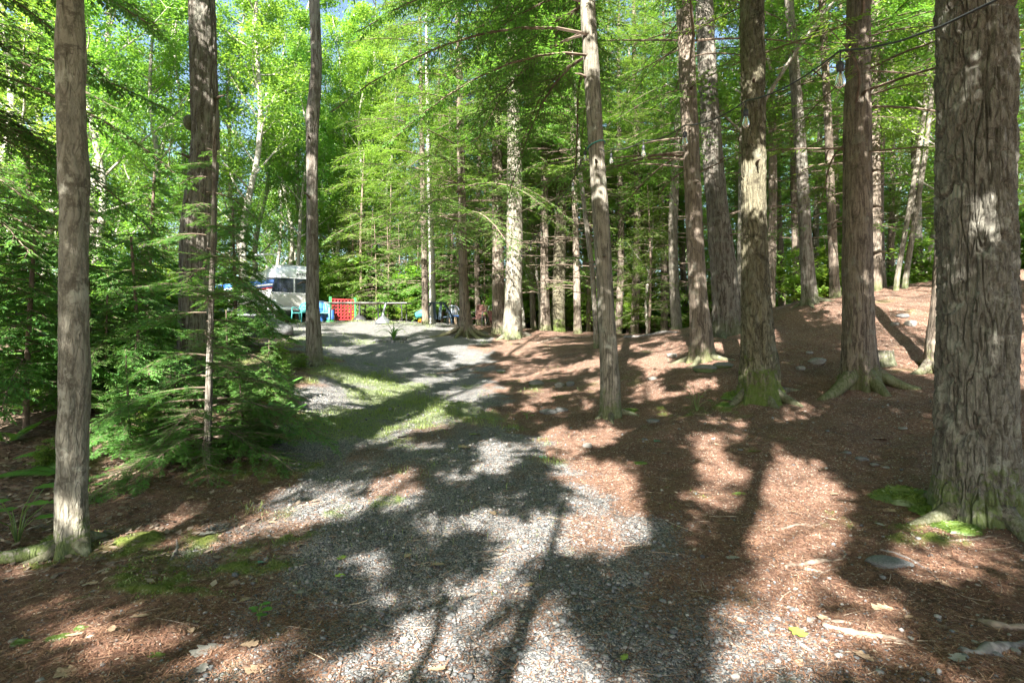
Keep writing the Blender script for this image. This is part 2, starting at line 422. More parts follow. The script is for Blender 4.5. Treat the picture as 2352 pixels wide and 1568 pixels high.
def ground_material():
    m, nt, b = new_mat('forest_floor')
    tc = nd(nt, 'ShaderNodeTexCoord').outputs['Object']
    flat = nd(nt, 'ShaderNodeVectorMath', {0: tc, 1: (1, 1, 0)}, operation='MULTIPLY').outputs[0]
    # gravel: two sizes of rounded stones
    def stones(scale, seed):
        v = voro(nt, mapping(nt, flat, (1, 1, 1), (seed, seed * .7, 0)), scale, 'F1', .95)
        sep = nd(nt, 'ShaderNodeSeparateColor', {0: v.outputs['Color']}).outputs
        r = nd(nt, 'ShaderNodeValToRGB', {0: sep[0]})
        e = r.color_ramp.elements
        e[0].position = 0; e[0].color = (.055, .06, .065, 1)
        e[1].position = 1; e[1].color = (.42, .41, .39, 1)
        for p, c in ((.3, (.10, .107, .112)), (.55, (.175, .18, .18)), (.75, (.26, .255, .245)), (.86, (.30, .245, .20))):
            x = e.new(p); x.color = c4(c)
        dd = v.outputs['Distance']
        hgt = rng_map(nt, dd, .1, .75, 1, 0)
        return r.outputs[0], hgt, dd
    ca, ha, da = stones(62, 0.0)
    cb, hb, db = stones(150, 3.1)
    pick = rng_map(nt, noise(nt, flat, 22, 2).outputs[0], .46, .54)
    gc = mix(nt, pick, ca, cb)
    gh = mth(nt, 'ADD', mth(nt, 'MULTIPLY', ha, .7), mth(nt, 'MULTIPLY', hb, .3))
    grit = noise(nt, flat, 240, 3).outputs[0]
    gc = mix(nt, rng_map(nt, grit, .5, .7, 0, .35), gc, (.10, .085, .07))
    # needle litter: crossing streaks of fine brown needles over dark humus
    col = None
    hn = None
    base = noise(nt, flat, 26, 6, .7).outputs[0]
    rr = nd(nt, 'ShaderNodeValToRGB', {0: base}); e = rr.color_ramp.elements
    e[0].position = .28; e[0].color = (.04, .025, .019, 1); e[1].position = .78; e[1].color = (.36, .22, .16, 1)
    x = e.new(.5); x.color = (.165, .095, .068, 1)
    col = rr.outputs[0]
    for k, rot in enumerate((.2, .95, 1.75, 2.6)):
        s = noise(nt, mapping(nt, mapping(nt, flat, (1, 1, 1), (k * 1.7, 0, 0), (0, 0, rot)), (22, 260, 1)), 1.0, 2.0, .5).outputs[0]
        f = rng_map(nt, s, .60, .68)
        col = mix(nt, mth(nt, 'MULTIPLY', f, .75), col, ((.36, .19, .115), (.26, .13, .08), (.42, .27, .17), (.12, .06, .04))[k])
        hn = f if hn is None else mth(nt, 'ADD', hn, f)
    big = noise(nt, flat, 1.3, 4).outputs[0]
    col = mix(nt, rng_map(nt, big, .42, .68, 0, .6), col, (.075, .048, .036))
    fl = voro(nt, flat, 95, 'F1', 1.0)
    fsep = nd(nt, 'ShaderNodeSeparateColor', {0: fl.outputs['Color']}).outputs
    col = mix(nt, mth(nt, 'MULTIPLY', mth(nt, 'GREATER_THAN', fsep[1], .93), .8), col, (.42, .37, .30))
    # leaf litter
    lv = voro(nt, mapping(nt, flat, (1, 1.6, 1)), 15, 'F1', 1.0)
    lsep = nd(nt, 'ShaderNodeSeparateColor', {0: lv.outputs['Color']}).outputs
    lr = nd(nt, 'ShaderNodeValToRGB', {0: lsep[0]}); e = lr.color_ramp.elements
    e[0].color = (.035, .024, .018, 1); e[1].color = (.22, .16, .115, 1)
    lcol = lr.outputs[0]
    ga, gg, gm, gl = attr(nt, 'gravel'), attr(nt, 'grass'), attr(nt, 'moss'), attr(nt, 'litter')
    n60 = noise(nt, flat, 55, 3).outputs[0]
    edge = mth(nt, 'ADD', ga, mth(nt, 'MULTIPLY', mth(nt, 'SUBTRACT', n60, .5), 1.5))
    fg = rng_map(nt, edge, .30, .62)
    out = mix(nt, mth(nt, 'MULTIPLY', gl, .8), col, lcol)
    out = mix(nt, fg, out, gc)
    gn = noise(nt, flat, 90, 4, .7).outputs[0]
    gcol = mix(nt, gn, (.09, .13, .03), (.22, .29, .07))
    out = mix(nt, mth(nt, 'MULTIPLY', gg, rng_map(nt, gn, .35, .65, .2, .85)), out, gcol)
    mcol = mix(nt, noise(nt, flat, 140, 3, .7).outputs[0], (.045, .08, .010), (.14, .18, .025))
    out = mix(nt, mth(nt, 'MULTIPLY', gm, .85), out, mcol)
    nt.links.new(out, b.inputs['Base Color'])
    b.inputs['Roughness'].default_value = .95
    b.inputs['Specular IOR Level'].default_value = .2
    h = mix(nt, fg, (0, 0, 0), gh)
    hh = mth(nt, 'ADD', mth(nt, 'MULTIPLY', hn, .25), mth(nt, 'ADD', mth(nt, 'MULTIPLY', base, .5), h))
    bump(nt, hh, .9, .016, b)
    return m

def build_ground():
    ys = [1.0]
    while ys[-1] < 16: ys.append(ys[-1] + .022 + .006 * max(0, ys[-1] - 2))
    while ys[-1] < 400: ys.append(ys[-1] * 1.06)
    ys = np.array(list(-np.geomspace(60, 1, 26)) + [-.5, 0, .5] + ys)
    xs = [0.0]
    while xs[-1] < 6: xs.append(xs[-1] + .032)
    while xs[-1] < 14: xs.append(xs[-1] + .09)
    while xs[-1] < 400: xs.append(xs[-1] * 1.09)
    xs = np.array(xs); xs = np.concatenate([-xs[:0:-1], xs])
    X, Y = np.meshgrid(xs, ys)
    Z = G(X, Y)
    g, gr, ms, lt = zone(X, Y)
    near = 1 - sstep(9, 16, np.abs(Y) + np.abs(X) * .4)
    Z = Z + near * (.008 * vn(X * 17, Y * 17, 0, 6) + .004 * vn(X * 38, Y * 38, 0, 7)) + near * ms * .022 * (1 + vn(X * 25, Y * 25, 0, 8))
    V = np.stack([X, Y, Z], -1).reshape(-1, 3)
    me = mesh_np('ground', V, [gridq(len(ys), len(xs), False)], ground_material(), True, vattr={'gravel': g.ravel(), 'grass': gr.ravel(), 'moss': ms.ravel(), 'litter': lt.ravel()})
    o = part('ground', me); tag(o, kind='structure')
    return o
build_ground()
# ------------------------------------------------------------------ trunks
def resample(pts, rad, dz, smooth=.25, zf=None):
    P = np.asarray(pts, float); R = np.asarray(rad, float)
    z = np.arange(P[0, 2], P[-1, 2] + dz * .5, dz)
    x = np.interp(z, P[:, 2], P[:, 0]); y = np.interp(z, P[:, 2], P[:, 1]); r = np.interp(z, P[:, 2], R)
    k = max(1, int(smooth / dz))
    if k > 1:
        ker = np.hanning(2 * k + 1); ker /= ker.sum()
        pad = lambda a: np.concatenate([a[0] + (a[0] - a[1]) * np.arange(k, 0, -1), a, a[-1] + (a[-1] - a[-2]) * np.arange(1, k + 1)])
        x, y, r = [np.convolve(pad(a), ker, 'valid') for a in (x, y, r)]
    if zf is not None:
        j = int((zf - z[0]) / dz); c = max(1, int(.12 / dz)); k = np.concatenate([np.arange(0, min(j, len(z))), np.arange(j, len(z), c)]); k = k[k < len(z)]
        x, y, z, r = x[k], y[k], z[k], r[k]
    return x, y, z, r

def trunk_mesh(name, pts, rad, mat, seg=40, dz=.05, flare=(.5, .3, 5), seed=0, amp=.012, fr=10.0, fv=2.2, lump=.05, kind='ridge', zf=7.0):
    x, y, z, r = resample(pts, rad, dz, zf=zf)
    th = np.arange(seg) / seg * 2 * np.pi
    ph = np.random.default_rng(seed).uniform(0, 6.28, 4)
    a, h, lob = flare
    zz = z[:, None]; T = th[None, :]
    fl = a * np.exp(-np.maximum(zz - z[0] - .15, -.2) / h) * (.55 + .33 * np.cos(lob * T + ph[0]) + .22 * np.cos((lob + 2) * T + ph[1]) + .15 * np.cos(2 * T + ph[2]))
    R = r[:, None] * (1 + fl)
    R = R * (1 + lump * vn(np.cos(T) * 1.5, np.sin(T) * 1.5, zz * 1.1, seed + 5))
    cx, sx = np.cos(T) * r[:, None], np.sin(T) * r[:, None]
    if amp > 0:
        wx = .02 * vn(cx * 6, sx * 6, zz * 2, seed + 1)
        n = vn((cx + wx) * fr, (sx - wx) * fr, zz * fv, seed + 2)
        n2 = vn((cx - wx) * fr * 1.6, (sx + wx) * fr * 1.6, zz * fv * 1.9, seed + 3)
        if kind == 'ridge':
            d = np.maximum(1 - sstep(.02, .19, np.abs(n)), .8 * (1 - sstep(.01, .15, np.abs(n2))))
            d = np.maximum(d, .45 * (1 - sstep(.0, .10, np.abs(vn(cx * fr * .8, sx * fr * .8, zz * fv * 6, seed + 12)))))
            R = R + amp * (.3 - d) + amp * .22 * vn(cx * fr * 1.3, sx * fr * 1.3, zz * fv * 3, seed + 9)
        else:
            R = R + amp * (np.clip(n * 1.6, -.6, .6) + .5 * n2)
        if fr > 5:
            R = R + amp * .25 * vn(cx * fr * 5, sx * fr * 5, zz * fv * 8, seed + 4)
    V = np.stack([x[:, None] + R * np.cos(T), y[:, None] + R * np.sin(T), np.broadcast_to(zz, R.shape)], -1).reshape(-1, 3)
    return mesh_np(name, V, [gridq(len(z), seg, True), np.array([list(range(len(V) - seg, len(V)))])], mat, True)

# ------------------------------------------------------------------ hemlock boughs
def bough(rng, L, up, droop, sec_sp=.12, sec_len=.55, ter_sp=.065, ter_len=.13, ter_w=.032, needle=0, bare=0.12, keep=1.0, tipdroop=.10):
    n = max(4, int(L / sec_sp))
    t = bare + (1 - bare) * (np.arange(n) + rng.uniform(.2, .8, n)) / n
    wob = rng.uniform(-.12, .12); w2 = rng.uniform(0, 6)
    ax = lambda t: np.stack([L * t * (1 - .12 * droop * t), L * (wob * t * t + .02 * np.sin(5 * t + w2)), L * (up * t - droop * t * t)], -1)
    P = ax(t); P = np.repeat(P, 2, 0); t2 = np.repeat(t, 2)
    T = nrm(np.stack([np.ones_like(t2), 2 * wob * t2, up - 2 * droop * t2], -1))
    side = np.tile([1., -1.], n)
    sl = sec_len * (1 - t2 * .93) ** .7 * np.minimum(1, .35 + t2 * 3) * np.clip(rng.lognormal(-.12, .38, 2 * n), .25, 1.7) + .10 * min(1, L)
    kp = rng.random(2 * n) < keep
    P, t2, T, side, sl = P[kp], t2[kp], T[kp], side[kp], sl[kp]
    m = len(P)
    ang = np.radians(rng.uniform(30, 76, m))
    S = nrm(np.cross(T, np.array([0, 0, 1.0]))) * -side[:, None]
    D = nrm(T * np.cos(ang)[:, None] + S * np.sin(ang)[:, None] + np.stack([np.zeros(m), np.zeros(m), rng.uniform(-.34, .18, m)], -1))
    stemt = np.linspace(0, 1, 8)
    SV, SQ = tube(ax(stemt), np.linspace(1, .25, 8) * (.006 + .0055 * L), 4)
    up3 = np.array([0, 0, 1.0])
    # secondary stems: two crossed strips
    e = P + D * sl[:, None] - up3 * (tipdroop * sl * sl)[:, None]
    pw = nrm(np.cross(D, up3)) * .004
    strips = np.stack([P - pw, P + pw, e + pw * .4, e - pw * .4], 1)
    strips2 = np.stack([P - up3 * .004, P + up3 * .004, e + up3 * .002, e - up3 * .002], 1)
    K = int(np.ceil(sl.max() / ter_sp))
    k = (np.arange(K) + .5) * ter_sp
    s = k[None, :] + rng.uniform(-.3, .3, (m, K)) * ter_sp
    mask = (s < sl[:, None]) & (rng.random((m, K)) < .95)
    i, j = np.nonzero(mask)
    ss = s[i, j]
    p0 = P[i] + D[i] * ss[:, None] - up3 * (tipdroop * ss * ss)[:, None]
    perp = nrm(np.cross(D[i], up3))
    p0 = np.repeat(p0, 2, 0); d0 = np.repeat(D[i], 2, 0); perp = np.repeat(perp, 2, 0); ss = np.repeat(ss, 2); sli = np.repeat(sl[i], 2)
    sd = np.tile([1., -1.], len(i))
    q = len(p0)
    a2 = np.radians(rng.uniform(32, 62, q))
    d2 = nrm(d0 * np.cos(a2)[:, None] + perp * (sd * np.sin(a2))[:, None] + np.stack([np.zeros(q), np.zeros(q), rng.uniform(-.35, .18, q)], -1))
    tl = ter_len * (1 - .55 * ss / sli) * rng.uniform(.6, 1.2, q)
    # end sprays
    p0 = np.concatenate([p0, e]); d2 = np.concatenate([d2, D]); tl = np.concatenate([tl, np.full(m, ter_len * .8)])
    q = len(p0)
    tone = np.clip(rng.normal(.45, .22, q), 0, 1)
    roll = rng.uniform(-.5, .5, q)
    s2 = nrm(np.cross(d2, up3)); s2 = s2 * np.cos(roll)[:, None] + np.cross(d2, s2) * np.sin(roll)[:, None]
    if not needle:
        Q = kites(p0, d2, s2, tl, ter_w * rng.uniform(.7, 1.25, q), .012)
        return (SV, SQ), np.concatenate([strips, strips2]), Q, tone
    J = needle
    f = (np.arange(J) + .4) / J
    pp = p0[:, None] + d2[:, None] * (tl[:, None] * f[None])[:, :, None]
    Qs, Ts = [], []
    for sg in (1., -1.):
        nd_ = nrm(d2[:, None] * rng.uniform(.45, .75, (q, J, 1)) + s2[:, None] * sg + rng.uniform(-.2, .2, (q, J, 3)))
        nl = np.repeat((tl * .0 + ter_w * .62)[:, None], J, 1) * (1 - .45 * f[None]) * rng.uniform(.8, 1.2, (q, J))
        sv = np.broadcast_to(d2[:, None], nd_.shape)
        Qs.append(kites(pp.reshape(-1, 3), nd_.reshape(-1, 3), sv.reshape(-1, 3), nl.ravel(), np.full(q * J, ter_w * .30)))
        Ts.append(np.repeat(tone[:, None], J, 1).ravel() + rng.uniform(-.1, .1, q * J))
    return (SV, SQ), np.concatenate([strips, strips2]), np.concatenate(Qs), np.clip(np.concatenate(Ts), 0, 1)

def rotz(V, a):
    c, s = math.cos(a), math.sin(a)
    return np.stack([V[..., 0] * c - V[..., 1] * s, V[..., 0] * s + V[..., 1] * c, V[..., 2]], -1)

def crown_from(name, items, leafm, twigm=None):
    """items: (bough, azimuth, origin)"""
    mb = MB()
    for (st, tw, Q, tone), az, o in items:
        o = np.asarray(o)
        mb.add(rotz(st[0], az) + o, [st[1]], 0)
        mb.quads(rotz(tw, az) + o, 0)
        mb.quads(rotz(Q, az) + o, 1, tone)
    return mb.mesh(name, [twigm or M['twig'], leafm], False, True)

def hemlock_crown(name, seed, H=18., z0=4.5, L0=3.6, nb=95, leafm=None, fine=1.0, lead=None, **kw):
    rng = np.random.default_rng(seed)
    it = []
    for i in range(nb):
        u = ((i + rng.uniform(0, 1)) / nb) ** 1.05
        z = z0 + (H * .985 - z0) * u
        L = L0 * (1 - u) ** .75 * rng.uniform(.65, 1.15) + .35
        c = lead(z) if lead else (0, 0)
        it.append((bough(rng, L, rng.uniform(.05, .32) * (1 + u), rng.uniform(.25, .55), sec_sp=.13 / fine, sec_len=.28 * L ** .8 + .18, ter_sp=.075 / fine, ter_len=.15, ter_w=.036, keep=.9, **kw), i * 2.399 + rng.uniform(-.5, .5), (c[0], c[1], z)))
    return crown_from(name, it, leafm or M['l_hem'])

def dead_limbs(name, seed, z0, z1, n, L0=2.2, leafy=.25, twigm=None, lead=None, azr=None):
    rng = np.random.default_rng(seed)
    mb = MB()
    for i in range(n):
        z = rng.uniform(z0, z1); L = L0 * rng.uniform(.4, 1.2); az = rng.uniform(0, 6.28) if azr is None else rng.uniform(*azr)
        c = np.array(lead(z) + (z,)) if lead else np.array([0, 0, z])
        up, dr = rng.uniform(-.12, .22), rng.uniform(.05, .35)
        if rng.random() < leafy:
            st, tw, Q, tone = bough(rng, L, up, dr, sec_sp=.16, sec_len=.3 + .2 * L ** .5, ter_sp=.08, ter_len=.12, ter_w=.03, bare=.35, keep=.75)
            mb.add(rotz(st[0], az) + c, [st[1]], 0); mb.quads(rotz(tw, az) + c, 0); mb.quads(rotz(Q, az) + c, 1, tone)
            continue
        t = np.linspace(0, 1, 8)
        w1, w2 = rng.uniform(-.25, .25), rng.uniform(0, 6)
        A = np.stack([L * t, L * (w1 * t * t + .03 * np.sin(7 * t + w2)), L * (up * t - dr * t * t)], -1)
        mb.tube(rotz(A, az) + c, np.linspace(1, .2, 8) * (.008 + .0045 * L), 4, 0, False)
        for k in range(rng.integers(5, 12)):
            tt = rng.uniform(.25, .95); p = np.array([np.interp(tt, t, A[:, d]) for d in range(3)])
            l = L * rng.uniform(.12, .38) * (1.1 - tt); sg = rng.choice([-1, 1])
            d = nrm(np.array([rng.uniform(.4, 1), sg * rng.uniform(.5, 1), rng.uniform(-.35, .35)]))
            q = np.stack([p, p + d * l * .5 + rng.uniform(-.03, .03, 3), p + d * l + np.array([0, 0, -.15 * l])])
            mb.tube(rotz(q, az) + c, [.006, .0045, .002], 3, 0, False)
    return mb.mesh(name, [twigm or M['twig'], M['l_hem']], False, True)

# ------------------------------------------------------------------ hardwoods
def hardwood(seed, H=17., z0=5.0, spread=3.4, nl=24, leaves=24000, leaf=(.115, .08), clump=1.0, lower=0, leafm=None, r0=.13, barkm=None, flat=.5, name='hardwood'):
    rng = np.random.default_rng(seed)
    zz = np.linspace(-.3, H, 26)
    wx, wy = rng.uniform(0, 6, 2), rng.uniform(0, 6, 2)
    lx = lambda z: .35 * np.sin(z * .33 + wx[0]) * np.minimum(1, z / 6) + .12 * np.sin(z * .9 + wx[1]) * np.minimum(1, z / 4)
    ly = lambda z: .35 * np.sin(z * .31 + wy[0]) * np.minimum(1, z / 6) + .12 * np.sin(z * .8 + wy[1]) * np.minimum(1, z / 4)
    ox, oy = lx(0.0), ly(0.0)
    lead = lambda z: (float(lx(max(z, 0)) - ox), float(ly(max(z, 0)) - oy))
    P = [(lead(z)[0], lead(z)[1], z) for z in zz]
    R = r0 * np.clip(1 - zz / H, 0, 1) ** .75 + .012
    tm = trunk_mesh(name + '_trunk', P, R, barkm or M['pale'], seg=12, dz=.25, flare=(.6, .25, 4), seed=seed, amp=0, lump=.08)
    mb = MB(); Q, TN = [], []
    def leafcloud(a, b, n, sp):
        t = rng.random(n) ** .7
        p = a + (b - a) * t[:, None] + rng.normal(0, 1, (n, 3)) * np.array([sp, sp, sp * flat])
        d = nrm(np.stack([rng.normal(0, 1, n), rng.normal(0, 1, n), rng.normal(-.25, .4, n)], -1))
        s = nrm(np.cross(d, np.array([0, 0, 1.0])) + rng.normal(0, .35, (n, 3)))
        l = leaf[0] * rng.uniform(.6, 1.25, n)
        Q.append(kites(p, d, s, l, l * leaf[1] / leaf[0], .015)); TN.append(np.clip(rng.normal(.5, .25, n), 0, 1))
    per = max(1, leaves // (nl * 8))
    for i in range(nl):
        u = (i + rng.random()) / nl
        z = z0 + (H * .97 - z0) * u
        L = spread * (1 - .75 * u) * rng.uniform(.6, 1.15) + .3
        az = i * 2.399 + rng.uniform(-.6, .6); el = math.radians(rng.uniform(22, 58))
        t = np.linspace(0, 1, 6)
        A = np.stack([L * t * math.cos(el), .06 * L * np.sin(4 * t + rng.uniform(0, 6)), L * (math.sin(el) * t + .12 * t * t)], -1)
        A = rotz(A, az) + np.array(lead(z) + (z,))
        rr = .011 + .011 * L
        mb.tube(A, np.linspace(1, .3, 6) * rr, 5, 0, False)
        for k in range(7):
            tt = rng.uniform(.25, 1.0)
            p = np.array([np.interp(tt, t, A[:, d]) for d in range(3)])
            d = nrm(nrm(A[-1] - A[0]) + rng.normal(0, .75, 3) * np.array([1, 1, .55]))
            l = (.25 + .28 * L) * rng.uniform(.6, 1.2)
            b = p + d * l
            mb.tube(np.stack([p, (p + b) / 2 + rng.normal(0, .03, 3), b]), [rr * .35, rr * .25, rr * .12], 3, 0, False)
            leafcloud(p, b, per, (.16 + .05 * L) * clump)
        leafcloud(A[2], A[-1], per, .25 * clump)
    Q, TN = np.concatenate(Q), np.concatenate(TN)
    mb.quads(Q, 1, TN)
    cm = mb.mesh(name + '_crown', [barkm or M['pale'], leafm or M['l_dec']], False, True)
    return tm, cm

def bush_mesh(seed, H=2.2, W=1.2, stems=7, leaves=3500, leaf=(.12, .075), leafm=None):
    rng = np.random.default_rng(seed)
    mb = MB(); Q, TN = [], []
    for i in range(stems):
        az = rng.uniform(0, 6.28); h = H * rng.uniform(.55, 1.0); o = W * rng.uniform(.1, .6)
        t = np.linspace(0, 1, 7)
        A = rotz(np.stack([o * t ** 1.3 + .03 * np.sin(6 * t), .05 * np.sin(5 * t + i), -.1 + h * t], -1), az) + np.array([rng.normal(0, .08 * W), rng.normal(0, .08 * W), 0])
        mb.tube(A, np.linspace(.013, .004, 7), 4, 0, False)
        for k in range(9):
            tt = rng.uniform(.2, 1.0); p = np.array([np.interp(tt, t, A[:, d]) for d in range(3)])
            a = rng.uniform(0, 6.28); l = W * rng.uniform(.25, .6) * (1.15 - .6 * tt)
            b = p + np.array([math.cos(a) * l, math.sin(a) * l, l * rng.uniform(-.05, .35)])
            mb.tube(np.stack([p, (p + b) / 2 + [0, 0, .03], b]), [.005, .004, .002], 3, 0, False)
            n = max(3, leaves // (stems * 9))
            tq = rng.random(n) ** .6
            pp = p + (b - p) * tq[:, None] + rng.normal(0, 1, (n, 3)) * np.array([.09, .09, .035]) * (W ** .5)
            d = nrm(np.stack([rng.normal(0, 1, n) + math.cos(a), rng.normal(0, 1, n) + math.sin(a), rng.normal(-.2, .3, n)], -1))
            s = nrm(np.cross(d, [0, 0, 1.0]) + rng.normal(0, .28, (n, 3)))
            ll = leaf[0] * rng.uniform(.6, 1.25, n)
            Q.append(kites(pp, d, s, ll, ll * leaf[1] / leaf[0], .012)); TN.append(np.clip(rng.normal(.5, .25, n), 0, 1))
    mb.quads(np.concatenate(Q), 1, np.concatenate(TN))
    return mb.mesh('bush_foliage', [M['twig'], leafm or M['l_bush']], False, True)
# ------------------------------------------------------------------ measured trees (picture profile at one distance each)
def ext_lead(P):
    P = np.asarray(P)
    return lambda z: (float(np.interp(z, P[:, 2], P[:, 0])), float(np.interp(z, P[:, 2], P[:, 1])))

HEMC = [hemlock_crown('hemlock_crown', 100 + k, H=18, z0=(3.0, 5.2, 6.4)[k], L0=(4.3, 3.2, 2.9)[k], nb=(92, 62, 58)[k]) for k in range(3)]
HEMX = [1, 2, 1, 2, 2]
HIGHC = [hemlock_crown('hemlock_crown', 200 + k, H=19, z0=7.2, L0=3.3, nb=34) for k in range(2)]
DEAD = [dead_limbs('lower_limbs', 300 + k, 1.5, 6.0, 24, 2.0, .3) for k in range(2)]
DEADHI = [dead_limbs('lower_limbs', 310 + k, 3.2, 9.0, 30, 3.0, .95) for k in range(2)]
HARD = [hardwood(400 + k, H=17, z0=2.6 + .6 * k, spread=3.1, leaves=21000) for k in range(4)]

def measured(name, label, cat, base, prof, mat, H=17, crown=None, limbs=None, seg=32, dz=.06, flare=(.5, .3, 5), amp=.01, fr=14., fv=2.4, seed=1, group=None, kind='ridge', lump=.05, Y=None, taper=.35, sc=1.0, crz=None):
    x0, y0, z0 = hit(*base)
    prof = [(q[0], q[1], q[2] * math.cos(math.atan((base[0] - CX) / F))) for q in prof]
    pts, rad = [], []
    pr = sorted(prof, key=lambda q: -q[1])
    b = pr[0]
    for (cx, py, wd) in pr:
        X, _, Z = ray(cx, py, y0)
        pts.append((X - x0, 0.0, Z - z0)); rad.append(wd / 2 / F * y0)
    r0 = rad[0]
    p0 = pts[0]
    d = (np.array(pts[0]) - np.array((0, 0, 0.)))
    pts.insert(0, (p0[0] * .0 + (base[0] - CX) / F * y0 - x0, 0, -.3)); rad.insert(0, r0 * 1.03)
    top = pts[-1]; sl = (pts[-1][0] - pts[-3][0]) / max(.3, pts[-1][2] - pts[-3][2])
    sl = max(-.08, min(.08, sl))
    if top[2] < H - 2:
        hh = H - top[2]
        pts.append((top[0] + sl * hh * .4, 0, top[2] + hh * .4)); rad.append(rad[-1] * .72)
        pts.append((top[0] + sl * hh * .7, .1, H)); rad.append(.03)
    t = thing(name, label, cat, (x0, y0, z0), group)
    part('trunk', trunk_mesh('trunk', pts, rad, mat, seg, dz, flare, seed, amp, fr, fv, lump, kind), t)
    L = ext_lead(pts)
    if crown is not None:
        c = L(11.0)
        part('crown', crown, t, (c[0], c[1], 0), seed * 1.3 if crz is None else crz, sc)
    if limbs is not None:
        c = L(4.0)
        part('limbs', limbs, t, (c[0], c[1], 0), seed * 2.1)
    return t, (x0, y0, z0), L

tr = {}
tr[1] = measured('maple_tree', 'smooth grey barked maple trunk, nearest tree on the left edge of the track', 'tree', (165, 1268),
    [(165, 1180, 78), (168, 1000, 73), (171, 800, 71), (170, 500, 70), (164, 200, 68), (161, 0, 66)], M['maple'], 16, None, None, 110, .02, (.85, .17, 4), .010, 12., 2.4, 11, kind='lump', lump=.08)
tr[2] = measured('oak_tree', 'stout rough barked trunk with a swollen bend, rising behind the hemlock sapling', 'tree', (452, 905),
    [(450, 820, 84), (449, 740, 80), (452, 640, 80), (455, 540, 86), (462, 440, 74), (471, 330, 66), (471, 250, 66), (468, 150, 63), (464, 0, 61)], M['rough'], 18, None, None, 96, .03, (.35, .4, 5), .020, 17., 1.7, 12)
tr[3] = measured('maple_tree', 'thin dark crooked trunk kinked halfway up, standing at the left side of the gravel drive', 'tree', (723, 838),
    [(720, 760, 36), (717, 690, 31), (718, 600, 28), (717, 450, 26), (717, 330, 28), (718, 265, 31), (723, 215, 29), (727, 150, 26), (725, 80, 25), (722, 0, 25)], M['rough'], 15, None, None, 40, .05, (.75, .22, 5), .007, 18., 2.6, 13)
tr[11] = measured('cedar_tree', 'slender grey trunk wrapped by the string of bulbs, between track and mound', 'tree', (1404, 955),
    [(1402, 890, 46), (1396, 780, 41), (1388, 640, 38), (1380, 500, 38), (1369, 330, 36), (1361, 200, 36), (1352, 60, 35), (1350, 0, 34)], M['grey'], 17, HIGHC[0], None, 56, .035, (.55, .22, 5), .007, 18., 2., 21)
tr[12] = measured('hemlock_tree', 'brown hemlock trunk with a pale torn scar at its foot and long bare side limbs', 'tree', (1612, 826),
    [(1610, 760, 50), (1604, 690, 42), (1598, 580, 40), (1590, 400, 39), (1580, 200, 39), (1572, 0, 38)], M['hemlock'], 19, HIGHC[1], DEADHI[0], 72, .04, (.7, .3, 5), .011, 22., 2.4, 22)
tr[13] = measured('oak_tree', 'thick shaggy barked trunk leaning left, behind the scarred hemlock', 'tree', (1672, 768),
    [(1672, 720, 66), (1664, 640, 60), (1652, 520, 54), (1640, 400, 47), (1630, 250, 45), (1620, 80, 41), (1618, 0, 40)], M['rough'], 19, None, None, 72, .04, (.4, .4, 5), .026, 13., 1.4, 23)
tr[14] = measured('oak_tree', 'dark mossy trunk with bright green moss on its foot, in the middle right', 'tree', (1747, 914),
    [(1744, 850, 88), (1739, 760, 74), (1735, 640, 62), (1732, 500, 58), (1731, 300, 54), (1728, 100, 54), (1727, 0, 53)], M['mossy'], 18, HIGHC[0], None, 110, .025, (.75, .22, 6), .026, 17., 1.7, 24)
tr[15] = measured('maple_tree', 'slim ridged trunk curving up from the crest of the mound', 'tree', (1862, 697),
    [(1858, 660, 36), (1851, 560, 31), (1845, 450, 29), (1838, 330, 28), (1828, 200, 26), (1812, 0, 22)], M['rough'], 17, HARD[1][1], DEAD[0], 30, .07, (.5, .3, 4), .009, 16., 2., 25)
tr[16] = measured('hemlock_tree', 'narrow straight brown trunk right of the curving one on the mound', 'tree', (1920, 684),
    [(1916, 640, 24), (1910, 500, 22), (1903, 300, 20), (1893, 100, 18), (1888, 0, 17)], M['hemlock'], 18, HEMC[1], DEAD[1], 24, .08, (.4, .3, 4), .007, 18., 2., 26)
tr[17] = measured('hemlock_tree', 'big upright hemlock trunk with a broad rooted foot, left of the oak', 'tree', (1976, 882),
    [(1974, 830, 84), (1971, 760, 76), (1970, 640, 73), (1969, 450, 68), (1969, 250, 64), (1972, 60, 58), (1973, 0, 56)], M['hemlock'], 20, HIGHC[1], DEADHI[1], 110, .03, (.55, .25, 6), .014, 22., 3., 27)
tr[18] = measured('hemlock_tree', 'brown trunk half hidden behind the big upright hemlock', 'tree', (2012, 668),
    [(2012, 620, 28), (2010, 400, 26), (2011, 200, 24), (2010, 0, 23)], M['hemlock'], 18, HEMC[2], None, 26, .08, (.3, .3, 4), .008, 18., 2., 28)
tr[19] = measured('maple_tree', 'thin leaning trunk, left one of a crossing pair beyond the mound', 'tree', (2056, 668),
    [(2060, 640, 14), (2085, 500, 13), (2112, 340, 12), (2130, 200, 11), (2140, 60, 10)], M['grey'], 12, HARD[0][1], None, 12, .1, (.3, .2, 4), .0, 14., 2., 29, sc=.7)
tr[20] = measured('maple_tree', 'thin leaning trunk, right one of a crossing pair beyond the mound', 'tree', (2076, 664),
    [(2080, 640, 15), (2102, 500, 14), (2126, 350, 13), (2142, 200, 12), (2155, 60, 10)], M['grey'], 12, HARD[2][1], None, 12, .1, (.3, .2, 4), .0, 14., 2., 30, sc=.7)
tr[22] = measured('hemlock_tree', 'trunk with a mossy flared foot hidden behind the great oak', 'tree', (2150, 852),
    [(2150, 790, 50), (2158, 700, 40), (2170, 500, 38), (2180, 200, 36), (2185, 0, 34)], M['hemlock'], 18, None, None, 36, .06, (.7, .3, 5), .008, 16., 2., 32)
